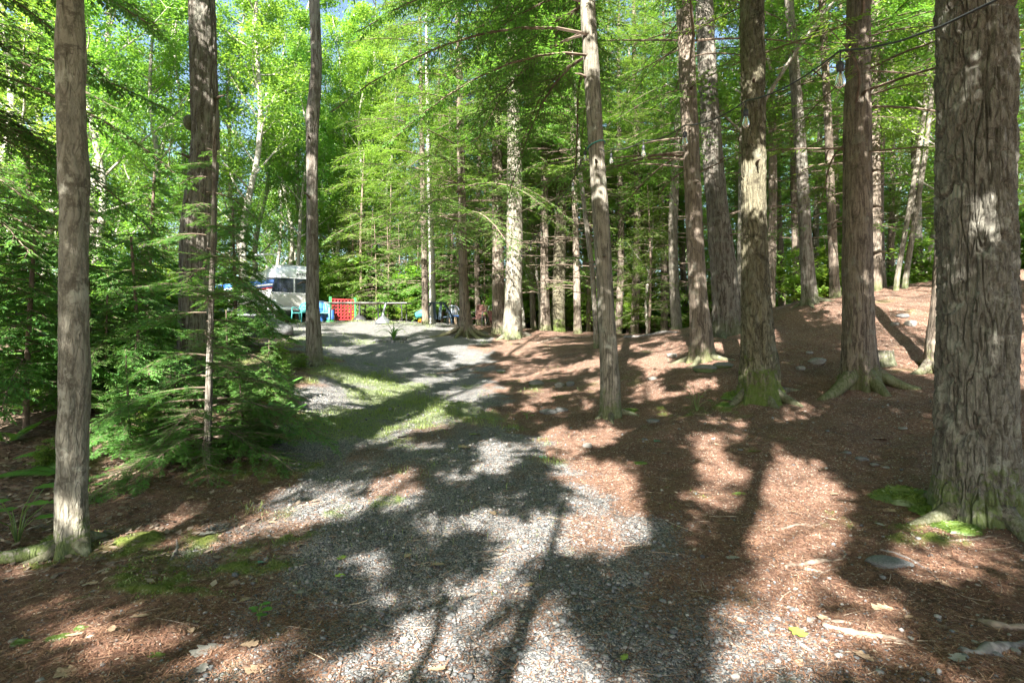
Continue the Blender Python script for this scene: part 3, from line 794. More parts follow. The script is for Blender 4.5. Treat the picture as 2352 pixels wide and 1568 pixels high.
tr[21] = measured('oak_tree', 'great oak with deep furrowed bark filling the right edge of the picture', 'tree', (2250, 1178),
    [(2244, 1130, 204), (2243, 1020, 194), (2243, 850, 188), (2243, 600, 185), (2241, 300, 183), (2236, 0, 181)], M['oak'], 19, None, None, 460, .011, (.62, .17, 6), .040, 17., 2.1, 31, lump=.04)
# centre group round the chairs
tr[4] = measured('hemlock_tree', 'brown hemlock on spread bare roots in front of the grey chair', 'tree', (1072, 772),
    [(1070, 745, 30), (1066, 690, 22), (1063, 560, 20), (1059, 380, 18), (1056, 200, 16), (1052, 60, 13)], M['hemlock'], 15, HEMC[0], DEAD[0], 28, .06, (1.1, .28, 4), .008, 16., 2., 41, crz=2.2, sc=1.12)
tr[5] = measured('hemlock_tree', 'dark trunk close behind the pale twin, beside the tipped wheelbarrow', 'tree', (1146, 766),
    [(1145, 735, 30), (1144, 600, 27), (1142, 400, 24), (1141, 200, 22), (1140, 60, 18)], M['hemlock'], 17, HEMC[1], DEAD[1], 28, .08, (.4, .3, 4), .008, 16., 2., 42)
tr[6] = measured('cedar_tree', 'thick sunlit grey trunk with a mossy flared foot at the end of the drive', 'tree', (1176, 779),
    [(1176, 750, 44), (1179, 690, 39), (1182, 560, 37), (1182, 400, 34), (1180, 250, 30), (1176, 60, 24)], M['grey'], 17, HEMC[2], DEAD[0], 40, .06, (.5, .35, 5), .012, 12., 1.8, 43)
tr[7] = measured('hemlock_tree', 'reddish straight trunk right of the thick sunlit one', 'tree', (1254, 758),
    [(1252, 720, 22), (1250, 600, 19), (1251, 400, 17), (1252, 200, 14)], M['hemlock'], 17, HEMC[2], DEAD[1], 20, .1, (.5, .3, 4), .006, 16., 2., 44)
tr[8] = measured('hemlock_tree', 'broad dark trunk between two reddish thin ones in the centre', 'tree', (1282, 760),
    [(1282, 720, 32), (1286, 560, 28), (1292, 380, 25), (1297, 200, 22)], M['mossy'], 17, HEMC[1], DEAD[0], 24, .1, (.35, .3, 4), .01, 16., 2., 45)
tr[9] = measured('hemlock_tree', 'thin reddish trunk leaning left just before the slender wrapped one', 'tree', (1328, 766),
    [(1326, 720, 17), (1323, 560, 15), (1318, 400, 13), (1314, 250, 11)], M['hemlock'], 15, HEMC[2], DEAD[1], 18, .1, (.5, .3, 4), .006, 16., 2., 46)
tr[10] = measured('maple_tree', 'very thin dark bowed trunk beside the slender wrapped one', 'tree', (1370, 800),
    [(1368, 740, 12), (1360, 620, 12), (1345, 500, 11), (1333, 400, 10), (1326, 280, 8)], M['grey'], 9, None, DEAD[0], 12, .1, (.3, .2, 4), 0, 14., 2., 47)
tr[23] = measured('birch_tree', 'bright white birch trunk behind the dark patio table', 'tree', (994, 742),
    [(994, 715, 15), (991, 560, 14), (987, 420, 12), (983, 260, 10)], M['birch'], 14, None, None, 16, .1, (.25, .3, 4), 0, 14., 2., 48)
tr[24] = measured('hemlock_tree', 'reddish brown trunk left of the white birch', 'tree', (977, 744),
    [(977, 715, 16), (974, 560, 14), (971, 420, 13), (968, 260, 11)], M['hemlock'], 15, HEMC[1], DEAD[1], 16, .1, (.4, .3, 4), .005, 16., 2., 49)
# bare roots of the rooted hemlock
t4, b4, _ = tr[4]
for k, (a, ln, r) in enumerate(((3.35, 1.25, .10), (4.05, .85, .10), (5.3, .8, .11), (5.9, .95, .10), (2.7, .7, .08), (4.7, .55, .08))):
    q = []
    for s in np.linspace(0, 1, 8):
        x, y = (.10 + s * ln) * math.cos(a + .25 * s), (.10 + s * ln) * math.sin(a + .25 * s)
        q.append((x, y, g1(b4[0] + x, b4[1] + y) - b4[2] + .34 * (1 - s) ** 2.2 + .03 - .06 * s))
    mb = MB(); mb.tube(q, np.linspace(r, r * .35, 8), 8)
    part('root', mb.mesh('root', M['hemlock'], True), t4)
# long pale root on the maple, at the left edge
t1, b1, _ = tr[1]
q = []
for s in np.linspace(0, 1, 9):
    x, y = -.05 - .62 * s, -.05 - .30 * s - .05 * math.sin(5 * s)
    q.append((x, y, g1(b1[0] + x, b1[1] + y) - b1[2] + .07 * (1 - s) + .015 - .03 * s))
mb = MB(); mb.tube(q, np.linspace(.06, .03, 9), 8)
part('root', mb.mesh('root', M['maple'], True), t1)
# root buttress of the big hemlock
t17, b17, _ = tr[17]
for a, ln, r in ((3.6, .75, .12), (5.9, .6, .10), (4.9, .35, .12)):
    q = [((.15 + s * ln) * math.cos(a), (.15 + s * ln) * math.sin(a), g1(b17[0] + (.15 + s * ln) * math.cos(a), b17[1] + (.15 + s * ln) * math.sin(a)) - b17[2] + .22 * (1 - s) ** 1.5 - .02) for s in np.linspace(0, 1, 7)]
    mb = MB(); mb.tube(q, np.linspace(r, r * .45, 7), 8)
    part('root', mb.mesh('root', M['hemlock'], True), t17)

# spreading roots and broken stubs
rng = np.random.default_rng(88)
for key, n_, ln, r in ((11, 5, .42, .06), (12, 5, .55, .085), (14, 6, .6, .10), (21, 5, .5, .085), (3, 5, .42, .06), (2, 4, .7, .12), (13, 5, .7, .12), (6, 5, .8, .13), (22, 4, .7, .10), (15, 4, .5, .08), (1, 4, .3, .06)):
    t_, b_, L_ = tr[key]
    r0_ = tr[key][2](0)
    trr = {11: .15, 12: .19, 14: .30, 21: .40, 3: .15, 2: .28, 13: .32, 6: .3, 22: .18, 15: .18, 1: .14}[key]
    for k in range(n_):
        a = (k + rng.uniform(-.3, .3)) / n_ * 6.283 + key; l_ = ln * rng.uniform(.6, 1.25); bd = rng.uniform(-.5, .5)
        q = []
        for s in np.linspace(0, 1, 8):
            d_ = trr * .62 + s * l_
            x, y = d_ * math.cos(a + bd * s * s), d_ * math.sin(a + bd * s * s)
            q.append((x, y, g1(b_[0] + x, b_[1] + y) - b_[2] + r * 1.3 * (1 - s) ** 2 - .55 * r * s))
        mb = MB(); mb.tube(q, r * (1 - .72 * np.linspace(0, 1, 8) ** .8), 9)
        part('root', mb.mesh('root', M['rootbark'], True), t_)
for key, zs, trr in ((12, (1.6, 2.3, 3.4, 4.4, 5.2), .17), (13, (2.2, 3.9, 5.0), .25), (17, (1.9, 3.1, 4.2, 5.0, 2.6), .22), (14, (3.4, 4.6), .18), (11, (2.4, 3.8, 5.1), .12), (2, (2.6, 3.5, 4.4), .22), (3, (1.7, 3.4, 4.6), .13), (6, (3.0, 4.2, 5.5), .25)):
    t_, b_, L_ = tr[key]
    for z in zs:
        a = rng.uniform(3.3, 6.1); c = L_(z); l_ = rng.uniform(.03, .16)
        p0 = np.array([c[0] + trr * .8 * math.cos(a), c[1] + trr * .8 * math.sin(a), z])
        d = np.array([math.cos(a), math.sin(a), rng.uniform(-.2, .5)])
        mb = MB(); mb.tube([p0, p0 + d * (.06 + l_ * .4), p0 + d * (.08 + l_) + np.array([0, 0, -.03])], [.028, .016, .010], 6)
        part('branch_stub', mb.mesh('branch_stub', M['twig'], True), t_)
# burl on the stout trunk
t_, b_, L_ = tr[2]
bm = bmesh.new(); bmesh.ops.create_icosphere(bm, subdivisions=3, radius=.09)
me = bpy.data.meshes.new('burl'); bm.to_mesh(me); bm.free(); me.materials.append(M['rough']); me.polygons.foreach_set('use_smooth', [True] * len(me.polygons))
zb = CAMZ - (285 - CY) / F * b_[1] - b_[2]; c = L_(zb); part('burl', me, t_, (c[0] - .2, c[1] - .05, zb), 0, (1, 1, 1.3))

# ------------------------------------------------------------------ shared trees further off
def generic_trunk(seed, H, r, mat):
    rng = np.random.default_rng(seed)
    z = np.linspace(-.4, H, 14); a, b = rng.uniform(0, 6, 2)
    P = [(.10 * math.sin(.5 * k + a), .10 * math.sin(.4 * k + b), k) for k in z]
    P = np.array(P); P[:, :2] -= P[0, :2]
    return trunk_mesh('trunk', P, r * np.clip(1 - z / H, 0, 1) ** .6 + .015, mat, 14, .2, (.5, .3, 4), seed, .008, 14., 2.)
GT = [generic_trunk(500, 18, .17, M['hemlock']), generic_trunk(501, 18, .17, M['grey']), generic_trunk(502, 18, .17, M['hemlock'])]
POSN = []
def clear(x, y):
    a = x / max(y, .1)
    if -.56 < a < -.07 and y < 29.5: return False
    if y < 15 and -.7 < a < .75: return False
    c = np.interp(y, TRK[:, 1], TRK[:, 0]); hw = np.interp(y, TRK[:, 1], TRK[:, 2])
    return abs(x - c) > hw + .6
def hem_far(px, Y, wd, k, group, label, dead=True, sc=None, crown=True):
    X = (px - CX) / F * Y; z = g1(X, Y); kk = wd / 2 / F * Y / .16
    t = thing('hemlock_tree', label, 'tree', (X, Y, z), group, k * 1.7)
    h = sc or (.82 + .3 * ((k * 7919) % 100) / 100)
    part('trunk', GT[k % 3], t, scale=(kk, kk, h))
    if crown: part('crown', HEMC[HEMX[k % 5]], t, rz=k * 2.4, scale=(min(1.15, .5 + .4 * kk + .15), min(1.15, .5 + .4 * kk + .15), h))
    if dead: part('limbs', DEAD[k % 2], t, rz=k * 1.1, scale=(.9, .9, h))
    POSN.append((X, Y))
    return t
g_c = 'thin hemlocks standing close together beyond the chairs'
for k, (px, Y, wd) in enumerate([(1226, 25, 12), (1210, 29, 11), (1268, 27, 13), (1308, 26, 12), (1340, 30, 13), (1352, 24, 9), (1419, 24, 15), (1440, 30, 13), (1456, 24, 17), (1478, 27, 12), (1500, 31, 15),
        (1524, 24, 14), (1540, 28, 12), (1556, 20, 21), (1575, 31, 14), (1100, 28, 12), (1120, 33, 12), (1035, 30, 12), (1010, 34, 13), (1165, 34, 13), (1190, 38, 14), (1395, 34, 14), (1240, 36, 13), (1290, 40, 14), (1462, 38, 13)]):
    hem_far(px, Y, wd, k, g_c, 'thin reddish hemlock trunk with dead twiggy limbs, in the thicket beyond the chairs')
g_m = 'hemlocks behind the mound'
for k, (px, Y, wd) in enumerate([(1700, 17, 18), (1768, 19, 18), (1640, 24, 15), (1725, 27, 14), (1795, 24, 14), (1832, 21, 15), (1880, 27, 14), (1930, 24, 14), (2028, 19, 18), (2110, 20, 20), (2050, 27, 13), (1990, 30, 14), (1850, 34, 13), (1755, 36, 13), (1690, 33, 13), (2160, 25, 14), (2230, 28, 16), (2320, 24, 16), (2400, 20, 18), (1610, 36, 14)]):
    hem_far(px, Y, wd, k + 40, g_m, 'straight hemlock trunk in the wood behind the mound', dead=k % 2 == 0)
for k, (px, Y, wd) in enumerate([(2520, 10, 44), (2640, 13, 36), (2800, 10.5, 40), (2450, 15, 28)]):
    hem_far(px, Y, wd, k + 70, 'hemlocks right of the great oak', 'hemlock standing on the mound beyond the right edge of the picture', dead=True)
g_h = 'slender pale hardwoods in the sunlit wood on the left'
def hard_far(px, Y, k, group, label, sc=1.0, X=None):
    X = (px - CX) / F * Y if X is None else X
    t = thing('hardwood_tree', label, 'tree', (X, Y, g1(X, Y)), group, k * 2.1, sc)
    tm, cm = HARD[k % 4]
    part('trunk', tm, t); part('crown', cm, t)
    POSN.append((X, Y))
LB = 'slender pale trunk with a light green crown, in the sunlit wood left of the drive'
for k, (px, Y) in enumerate([(212, 17), (243, 20), (345, 24), (300, 30), (385, 33), (430, 27), (545, 27), (572, 25), (592, 31), (640, 37), (686, 30), (704, 38), (95, 20), (40, 25), (-5, 18), (-70, 23), (150, 35), (270, 41), (470, 42), (520, 47), (600, 50), (660, 54), (20, 36), (100, 44), (200, 50), (350, 52), (430, 56), (-100, 32), (-40, 44)]):
    hard_far(px, Y, k, g_h, LB, .85 + .35 * ((k * 37) % 10) / 10)
g_b = 'hardwoods behind the clearing'
for k, (px, Y) in enumerate([(840, 31), (900, 32), (872, 36), (700, 33), (725, 41), (780, 33), (815, 37), (765, 45), (868, 45), (660, 36), (620, 44), (750, 36), (800, 42), (850, 34), (890, 40), (940, 37), (985, 44), (1040, 40), (760, 50), (830, 54), (910, 52), (1080, 48), (1140, 44), (1000, 56), (1210, 50), (1280, 54), (1350, 48), (1420, 52), (1490, 46), (1560, 50), (1630, 46), (1700, 50), (1770, 44), (1840, 48), (1910, 42), (1980, 46), (2050, 40), (2120, 44), (2190, 38), (2260, 42), (2340, 36), (2420, 34), (2060, 32), (2140, 31), (1950, 35)]):
    hard_far(px, Y, k + 3, g_b, 'hardwood with bright green leaves standing in the wood behind the clearing' if px < 1600 else 'hardwood with bright green leaves standing in the wood behind the mound', .85 + .4 * ((k * 53) % 10) / 10)

# understory
HEML = [hemlock_crown('hemlock_crown', 600 + k, H=6.2, z0=.5, L0=1.7, nb=44, fine=1.0) for k in range(2)]
SAP_T = generic_trunk(510, 6.4, .045, M['twig'])
BUSH = [bush_mesh(620 + k, 2.2, 1.25, 7, 3200) for k in range(3)]
rng = np.random.default_rng(77)
def young_hemlock(X, Y, s, label, group=None, k=0):
    t = thing('young_hemlock', label, 'tree', (X, Y, g1(X, Y)), group, k * 1.9, s)
    part('trunk', SAP_T, t); part('crown', HEML[k % 2], t)
    return t
def bush(X, Y, s, label, group, k):
    t = thing('leafy_bush', label, 'shrub', (X, Y, g1(X, Y)), group, k * 2.3, s)
    part('foliage', BUSH[k % 3], t)
n = 0
while n < 46:
    a = rng.uniform(-.95, .95); Y = rng.uniform(16, 42); X = a * Y
    if not clear(X, Y) or (a > -.1 and Y < 21 and a < .5): continue
    bush(X, Y, rng.uniform(.7, 1.5), 'low leafy bush on the floor of the sunlit wood' if a < -.3 else 'low leafy bush between the far trunks', 'leafy bushes on the wood floor', n); n += 1
n = 0
while n < 26:
    a = rng.uniform(-.95, .95); Y = rng.uniform(20, 40); X = a * Y
    if not clear(X, Y): continue
    young_hemlock(X, Y, rng.uniform(.6, 1.2), 'small dark hemlock growing among the far trunks', 'young hemlocks in the wood', n); n += 1
for k, (px, Y, s) in enumerate([(735, 30, 1.0), (770, 30, .8), (800, 29.5, .9), (835, 30.5, .8), (868, 29, .8), (900, 30, .9), (935, 29, .8), (962, 30, .8), (560, 33, 1.2), (620, 34, 1.3), (690, 33, 1.3), (500, 30, 1.1)]):
    bush((px - CX) / F * Y, Y, s, 'yellow green bush behind the folding tables' if px > 730 else 'tall leafy bush behind the camper', 'bushes at the back of the clearing', k)

rng = np.random.default_rng(123)
for k in range(34):
    a = rng.uniform(-.56, -.04); Y = rng.uniform(29.5, 34.5) if a > -.32 else rng.uniform(36, 40)
    bush(a * Y, Y, rng.uniform(1.3, 2.3), 'tall yellow green bush in the wall of leaves behind the clearing', 'wall of bushes behind the clearing', k)
for k in range(12):
    a = rng.uniform(-.33, -.03); Y = rng.uniform(28.6, 33)
    young_hemlock(a * Y, Y, rng.uniform(.8, 1.4), 'young hemlock in the wall of leaves behind the clearing', 'young hemlocks behind the clearing', k)
    t = thing('dead_sapling', 'bare twiggy dead sapling at the back of the clearing', 'tree', (a * Y + .8, Y - .7, g1(a * Y + .8, Y - .7)), 'dead saplings behind the clearing', k)
    part('trunk', SAP_T, t, scale=(.7, .7, .8)); part('limbs', DEAD[k % 2], t, scale=(.7, .7, .75))
for k in range(26):
    a = rng.uniform(.0, .45); Y = rng.uniform(24, 36)
    bush(a * Y, Y, rng.uniform(.8, 1.9), 'leafy bush in the thicket beyond the slender wrapped trunk', 'bushes beyond the centre trunks', k)
for k in range(22):
    a = rng.uniform(-.05, .62); Y = rng.uniform(23, 36)
    hard_far(0, Y, k, 'small hardwoods beyond the centre trunks', 'small hardwood with light leaves among the far hemlock trunks', rng.uniform(.4, .62), X=a * Y)
for k, (px, py, s_) in enumerate([(650, 880, .24), (620, 930, .22), (560, 985, .2), (690, 850, .2), (330, 1000, .25), (250, 960, .28), (400, 1040, .18), (60, 950, .3), (640, 840, .26), (110, 1080, .2)]):
    x, y, z = hit(px, py)
    bush(x, y, s_, 'small bright leafy clump on the bank at the left of the drive', 'leafy clumps on the left bank', k)

# ------------------------------------------------------------------ left foreground hemlocks
def sapling(seed, H, L0, nb, needle, ter_len=.085, ter_w=.022, z0=.25, pw=1.0):
    rng = np.random.default_rng(seed); it = []
    for i in range(nb):
        u = ((i + rng.random()) / nb) ** pw; z = z0 + (H - z0) * u
        L = L0 * (1 - u * .8) * rng.uniform(.5, 1.2)
        it.append((bough(rng, L, rng.uniform(.0, .35), rng.uniform(.25, .6), sec_sp=.05, sec_len=.16 + .16 * L, ter_sp=.032, ter_len=ter_len, ter_w=ter_w, needle=needle, keep=.92), i * 2.399 + rng.uniform(-.5, .5), (0, 0, z)))
    return crown_from('sapling_crown', it, M['l_sap'])
SAPC = [sapling(700, 3.5, 1.35, 46, 5, .09, .030, .3, 2.1), sapling(701, 3.2, 1.5, 48, 0, .10, .028)]
sx, sy, sz = hit(474, 1072)
t = thing('hemlock_sapling', 'feathery hemlock sapling in front of the stout rough trunk', 'tree', (sx, sy, sz))
part('trunk', generic_trunk(511, 3.9, .021, M['rough']), t); part('crown', SAPC[0], t, rz=.4)
for k, (px, Y, s, lab) in enumerate([(325, 7.6, .72, 'bushy young hemlock between the maple trunk and the stout rough trunk'), (60, 6.9, .85, 'bushy young hemlock at the left edge behind the maple trunk'), (-120, 8.0, 1.35, 'taller young hemlock at the far left edge'),
        (215, 9.6, .95, 'young hemlock in the shade further back, left of the stout trunk'), (90, 11, 1.4, 'tall young hemlock in the rear of the left thicket'), (340, 11.5, 1.2, 'young hemlock in the rear of the thicket behind the sapling'), (530, 8.3, .42, 'small hemlock at the right foot of the stout trunk'), (390, 6.6, .30, 'knee high hemlock just left of the feathery sapling'), (560, 6.7, .33, 'knee high hemlock just right of the feathery sapling'), (300, 6.3, .38, 'low hemlock between the smooth maple and the feathery sapling'), (620, 8.2, .3, 'tiny hemlock at the edge of the gravel by the grass'), (545, 13, 1.1, 'slim young hemlock screening the boat'), (250, 7.4, .5, 'waist high hemlock right behind the smooth maple')]):
    X = (px - CX) / F * Y
    t = thing('hemlock_sapling', lab, 'tree', (X, Y, g1(X, Y)), None, k * 1.3, s)
    part('trunk', generic_trunk(520 + k, 3.3, .022, M['twig']), t); part('crown', SAPC[1], t)
for k, (px, Y, s_) in enumerate([(300, 10.5, .8), (380, 12.5, 1.0), (250, 13, 1.1), (130, 12.5, 1.0), (40, 10, .9), (-60, 11, 1.2), (180, 15, 1.3), (330, 16, 1.3), (450, 16, 1.2)]):
    bush((px - CX) / F * Y, Y, s_, 'bright broad leaved bush in the thicket on the left', 'bushes in the left thicket', k)
# big hemlock outside the left edge with boughs hanging into the picture
t = thing('hemlock_tree', 'dark hemlock whose drooping boughs hang in from the left edge', 'tree', (-6.4, 5.6, g1(-6.4, 5.6)))
part('trunk', GT[0], t, scale=(.9, .9, .8))
rng = np.random.default_rng(9); it = []
for k in range(46):
    z = rng.uniform(2.2, 9.0); az = rng.uniform(-1.5, 1.7); L = rng.uniform(1.7, 3.3) * (1.25 - z / 14)
    it.append((bough(rng, L, rng.uniform(-.1, .2), rng.uniform(.2, .5), sec_sp=.08, sec_len=.6, ter_sp=.05, ter_len=.10, ter_w=.026), az, (0, 0, z)))
part('crown', crown_from('hemlock_crown', it, M['l_sap']), t)
# tips hanging down from the slender wrapped tree and its neighbours
t, b, L = tr[11]
rng = np.random.default_rng(19); it = []
for k in range(46):
    z = rng.uniform(5.4, 10); az = rng.uniform(1.3, 3.9); l = rng.uniform(2.2, 4.0)
    c = L(z)
    it.append((bough(rng, l, rng.uniform(-.05, .3), rng.uniform(.3, .6), sec_sp=.09, sec_len=.55, ter_sp=.055, ter_len=.11, ter_w=.028, bare=.14), az, (c[0], c[1], z)))
part('lower_boughs', crown_from('lower_boughs', it, M['l_hem']), t)

# ------------------------------------------------------------------ unseen trees behind the viewer, their crowns shaped to throw the dappled shade
TANE = math.tan(SUN_EL)
LIT = [(2105,1150,60,26),(2205,1215,60,20),(1068,1455,58,120),(925,1455,66,80),(1165,1290,58,70),(1800,1440,160,130),(1720,1530,70,60),(1290,1545,150,40),(1262,1392,42,34),(1120,1180,52,30),(850,1292,75,22),
 (790,1140,150,28),(650,1195,70,22),(930,1120,70,24),(1135,1050,60,40),(1250,1225,90,50),(1390,1130,110,70),(1440,1205,90,60),(1640,1080,58,70),(1620,1010,50,25),(1800,1120,120,60),(1850,1230,130,70),
 (1740,1190,60,50),(2060,1080,40,18),(2190,1290,150,30),(1300,1050,40,40),(1275,1005,50,24),(370,1232,190,24),(300,1432,120,24),(60,1300,60,20),(90,1385,60,16),(600,1545,170,40),(830,1545,60,30),
 (1450,870,100,24),(1490,905,60,18),(1180,852,80,20),(1050,890,110,22),(800,888,140,30),(900,930,110,22),(700,935,60,16),(1780,882,60,16),(1850,945,80,18),(2030,960,60,16),(1600,885,50,16),(1385,1000,60,26),(960,965,80,16),(860,985,110,26),(1900,1300,60,40),(2010,1420,90,40),(1960,1480,80,40)]
LE = []
for (px, py, rx, ry) in LIT:
    c = np.array(hit(px, py)); e1 = np.array(hit(px + rx, py)); e2 = np.array(hit(px, max(py - ry, 800))); e3 = np.array(hit(px, py + ry))
    m_ = (e2 + e3) / 2
    LE.append((m_[0], m_[1], max(.10, abs(e1[0] - c[0])), max(.10, abs(e2[1] - e3[1]) / 2), (e2[0] - e3[0]) / max(.2, e2[1] - e3[1])))
LE += [(-2.9, 7.0, .4, .7, .28), (-2.4, 8.4, .5, .5, .28), (-3.3, 9.0, .5, .8, .28), (-1.9, 9.4, .8, .7, .28), (-2.6, 10.5, .9, .5, .28)]
def lit(x, y):
    r = np.full(np.shape(x), 9.0)
    for (cx, cy, ax_, ay_, sh) in LE:
        r = np.minimum(r, ((x - cx - sh * (y - cy)) / (max(ax_, .13) + (.10 if cx < -1.1 else .03 if cy > 3.6 else .05))) ** 2 + ((y - cy) / (max(ay_, .20) + (.16 if cx < -1.1 else .10 if cy > 3.6 else .14))) ** 2)
    fl = vn(x * 3.1, y * 1.7, 0, 95) + .35 * vn(x * 6.5, y * 3.6, 0, 96)
    r = np.where((fl > .46) & (y > 4.2) & (np.abs(x - .6) < 4.4), np.minimum(r, .6), r)
    far = sstep(9.5, 11.5, y) + sstep(5, 7, np.abs(x))
    rn = 1.0 - .9 * (vn(x * 1.1, y * .6, 0, 91) + .4 * vn(x * 2.6, y * 1.5, 0, 92) - .12) * 2
    rn = np.where(x < -3.3, rn - .6, rn); rn = np.where((x > 4.6) & (y > 8.5), rn - .32, rn); rn = np.where(y > 10, rn - .15, rn); rn = np.where((y > 12.5) & (x < 0), rn + .75, rn)
    for key, wd_, bias in ((21, .85, 1.1), (1, .35, .5), (11, .25, .6), (12, .3, .5), (14, .46, 1.0), (17, .46, .7), (13, .4, .4), (2, .4, .3), (3, .28, .7)):
        bx, by, _z = tr[key][1]
        inside = (np.abs(x - bx - .287 * (y - by)) < wd_) & (y > by - .1) & (y < by + 10)
        rn = np.where(inside, rn + bias, rn); r = np.where(inside & (key in (1, 3, 21, 14, 11, 12, 17)) & (y > by + (1.2 if key == 1 else .0)), 9.0, r)
    return np.where((far > .5) | ((x < -3.6) & (y > 5.6)), np.minimum(r, rn), r)          # below 1: sunlit
SHT = [(-6.6, -5.6), (-5.4, -9.4), (-1.45, -4.9), (1.6, -7.4), (3.6, -2.6), (-9.6, -2.0), (-4.6, -1.6), (5.6, -8.4), (-9.8, -9.0), (.6, -12.6), (6.6, .6), (-7.6, 2.4)]
rng = np.random.default_rng(63)
n = 30000
tx, ty = rng.uniform(-9, 11, n), rng.uniform(1.2, 27, n)
ok = (ty < 17) | ((tx < .5) & (tx > -9.5))
tx, ty = tx[ok], ty[ok]; n = len(tx)
hh = rng.uniform(5.0, 9.0, n)
tz = G(tx, ty, False)
for _ in range(6):
    k_ = (hh - tz) / TANE
    hh = np.maximum(hh, 3.4 + .75 * np.maximum(ty - math.cos(SUN_AZ) * k_, 0))
k_ = (hh - tz) / TANE
qx, qy = tx - math.sin(SUN_AZ) * k_, ty - math.cos(SUN_AZ) * k_
l_ = lit(tx, ty)
keep = ((l_ > 1.05) | (rng.random(n) < .010)) & (hh < 16) & (rng.random(n) < np.where(ty > 12, .6, 1))  # drops most leaf clumps whose shadow would cover a wanted sun patch
tx, ty, hh, qx, qy = tx[keep], ty[keep], hh[keep], qx[keep], qy[keep]
own = np.argmin((qx[:, None] - np.array(SHT)[None, :, 0]) ** 2 + (qy[:, None] - np.array(SHT)[None, :, 1]) ** 2, 1)
for k, (x, y) in enumerate(SHT):
    z = g1(x, y); main = k == 2
    t = thing('oak_tree' if main else 'hardwood_tree', 'forked oak standing behind the viewer' if main else 'unseen hardwood behind the viewer, its crown shaped to cast the dappled shade', 'tree', (x, y, z), None if main else 'unseen shade casting hardwoods behind the viewer')
    r = .17 if main else .10 + .05 * ((k * 5) % 3) / 2
    P = [(0, 0, -.3), (0, 0, 2), (.06, .05, 5), (.1, 0, 6.7)] + ([] if main else [(.1, .1, 13)])
    part('trunk', trunk_mesh('trunk', P, [r * 1.3, r, r * .95, r * .85] + ([] if main else [.03]), M['rough'], 20, .12, (.5, .3, 5), k, .008), t)
    if main:
        for (dx_, dy_, r_) in ((-.55, 0, .095), (1.2, -.45, .10)):
            mb = MB(); mb.tube([(.1, 0, 6.45), (.1 + dx_ * .4, dy_ * .4, 7.5), (.1 + dx_ * .8, dy_ * .8, 9.5), (.1 + dx_ * 1.1, dy_, 12.5)], [.12, r_, r_ * .8, .04], 10)
            part('limb', mb.mesh('limb', M['rough'], True), t)
    mb = MB(); Q, TN = [], []  # crown added as leaf clumps set out by the shade wanted on the ground
    for i in np.nonzero(own == k)[0]:
        c = np.array([qx[i] - x, qy[i] - y, hh[i] - z])
        a0 = np.array([.06, .03, max(3.5, c[2] - .55 * np.hypot(c[0], c[1]) - .3)])
        if i % 9 == 0: mb.tube(np.stack([a0, a0 * .5 + c * .5 + [0, 0, .12], c]), [.010, .006, .003], 3, 0, False)
        m_ = 30
        p = c + rng.normal(0, 1, (m_, 3)) * np.array([.09, .09, .06])
        d = nrm(np.stack([rng.normal(0, 1, m_), rng.normal(0, 1, m_), rng.normal(-.25, .4, m_)], -1)); s = nrm(np.cross(d, np.array([0, 0, 1.0])) + rng.normal(0, .35, (m_, 3)))
        l2 = rng.uniform(.09, .15, m_)
        Q.append(kites(p, d, s, l2, l2 * .75, .01)); TN.append(np.clip(rng.normal(.5, .25, m_), 0, 1))
    if Q:
        mb.quads(np.concatenate(Q), 1, np.concatenate(TN))
        part('crown', mb.mesh('crown', [M['rough'], M['l_dec']], False, True), t)

for (x, y, lean, r, H_, lab) in ((-.49, -2.82, -.37, .045, 5.6, 'thin leaning trunk behind the viewer'), (-1.72, -3.15, .0, .08, 6.6, 'straight bare trunk behind the viewer')):
    t = thing('maple_tree', lab, 'tree', (x, y, g1(x, y)))
    part('trunk', trunk_mesh('trunk', [(0, 0, -.3), (0, 0, 0), (lean * 3.6, .1, 3.4), (lean * 4.6, 0, 4.6), (lean * H_ - .15, .12, H_)], [r * 1.2, r, r * .85, r * .7, .02], M['grey'], 14, .12, (.4, .2, 4), 7, .004), t)

# ------------------------------------------------------------------ the wood beyond, which reads as one mass of leaves
def far_wood():
    rng = np.random.default_rng(31)
    mb = MB(); n = 30000
    a = rng.uniform(-1.05, 1.05, n); Y = rng.uniform(33, 62, n); X = a * Y
    k = ~((a > -.56) & (a < -.05) & (Y < 37))
    X, Y = X[k], Y[k]; n = len(X)
    h = rng.random(n) ** 1.5 * 20
    dens = .5 + .5 * vn(X * .22, Y * .22, h * .3, 5)
    k = rng.random(n) < np.clip(dens * 1.25 + .45 * np.exp(-h / 4) - np.where(X / Y < -.15, .05, .024) * h, 0.02, 1)
    X, Y, h = X[k], Y[k], h[k]; n = len(X)
    per = 40
    c = np.repeat(np.stack([X, Y, G(X, Y) + h + .2], -1), per, 0)
    p = c + rng.normal(0, 1, c.shape) * np.array([.85, .85, .42])
    q = len(p)
    d = nrm(np.stack([rng.normal(0, 1, q), rng.normal(0, 1, q), rng.normal(-.2, .45, q)], -1)); s = nrm(np.cross(d, np.array([0, 0, 1.])) + rng.normal(0, .4, (q, 3)))
    l = rng.uniform(.13, .26, q)
    mb.quads(kites(p, d, s, l, l * .7), 0, np.clip(np.repeat(rng.normal(.45, .2, n), per) + rng.normal(0, .15, q), 0, 1))
    tag(part('far_wood', mb.mesh('far_wood', [M['l_dec']], False, True)), 'bright green mass of leaves of the wood far behind', 'wood', kind='stuff')
far_wood()
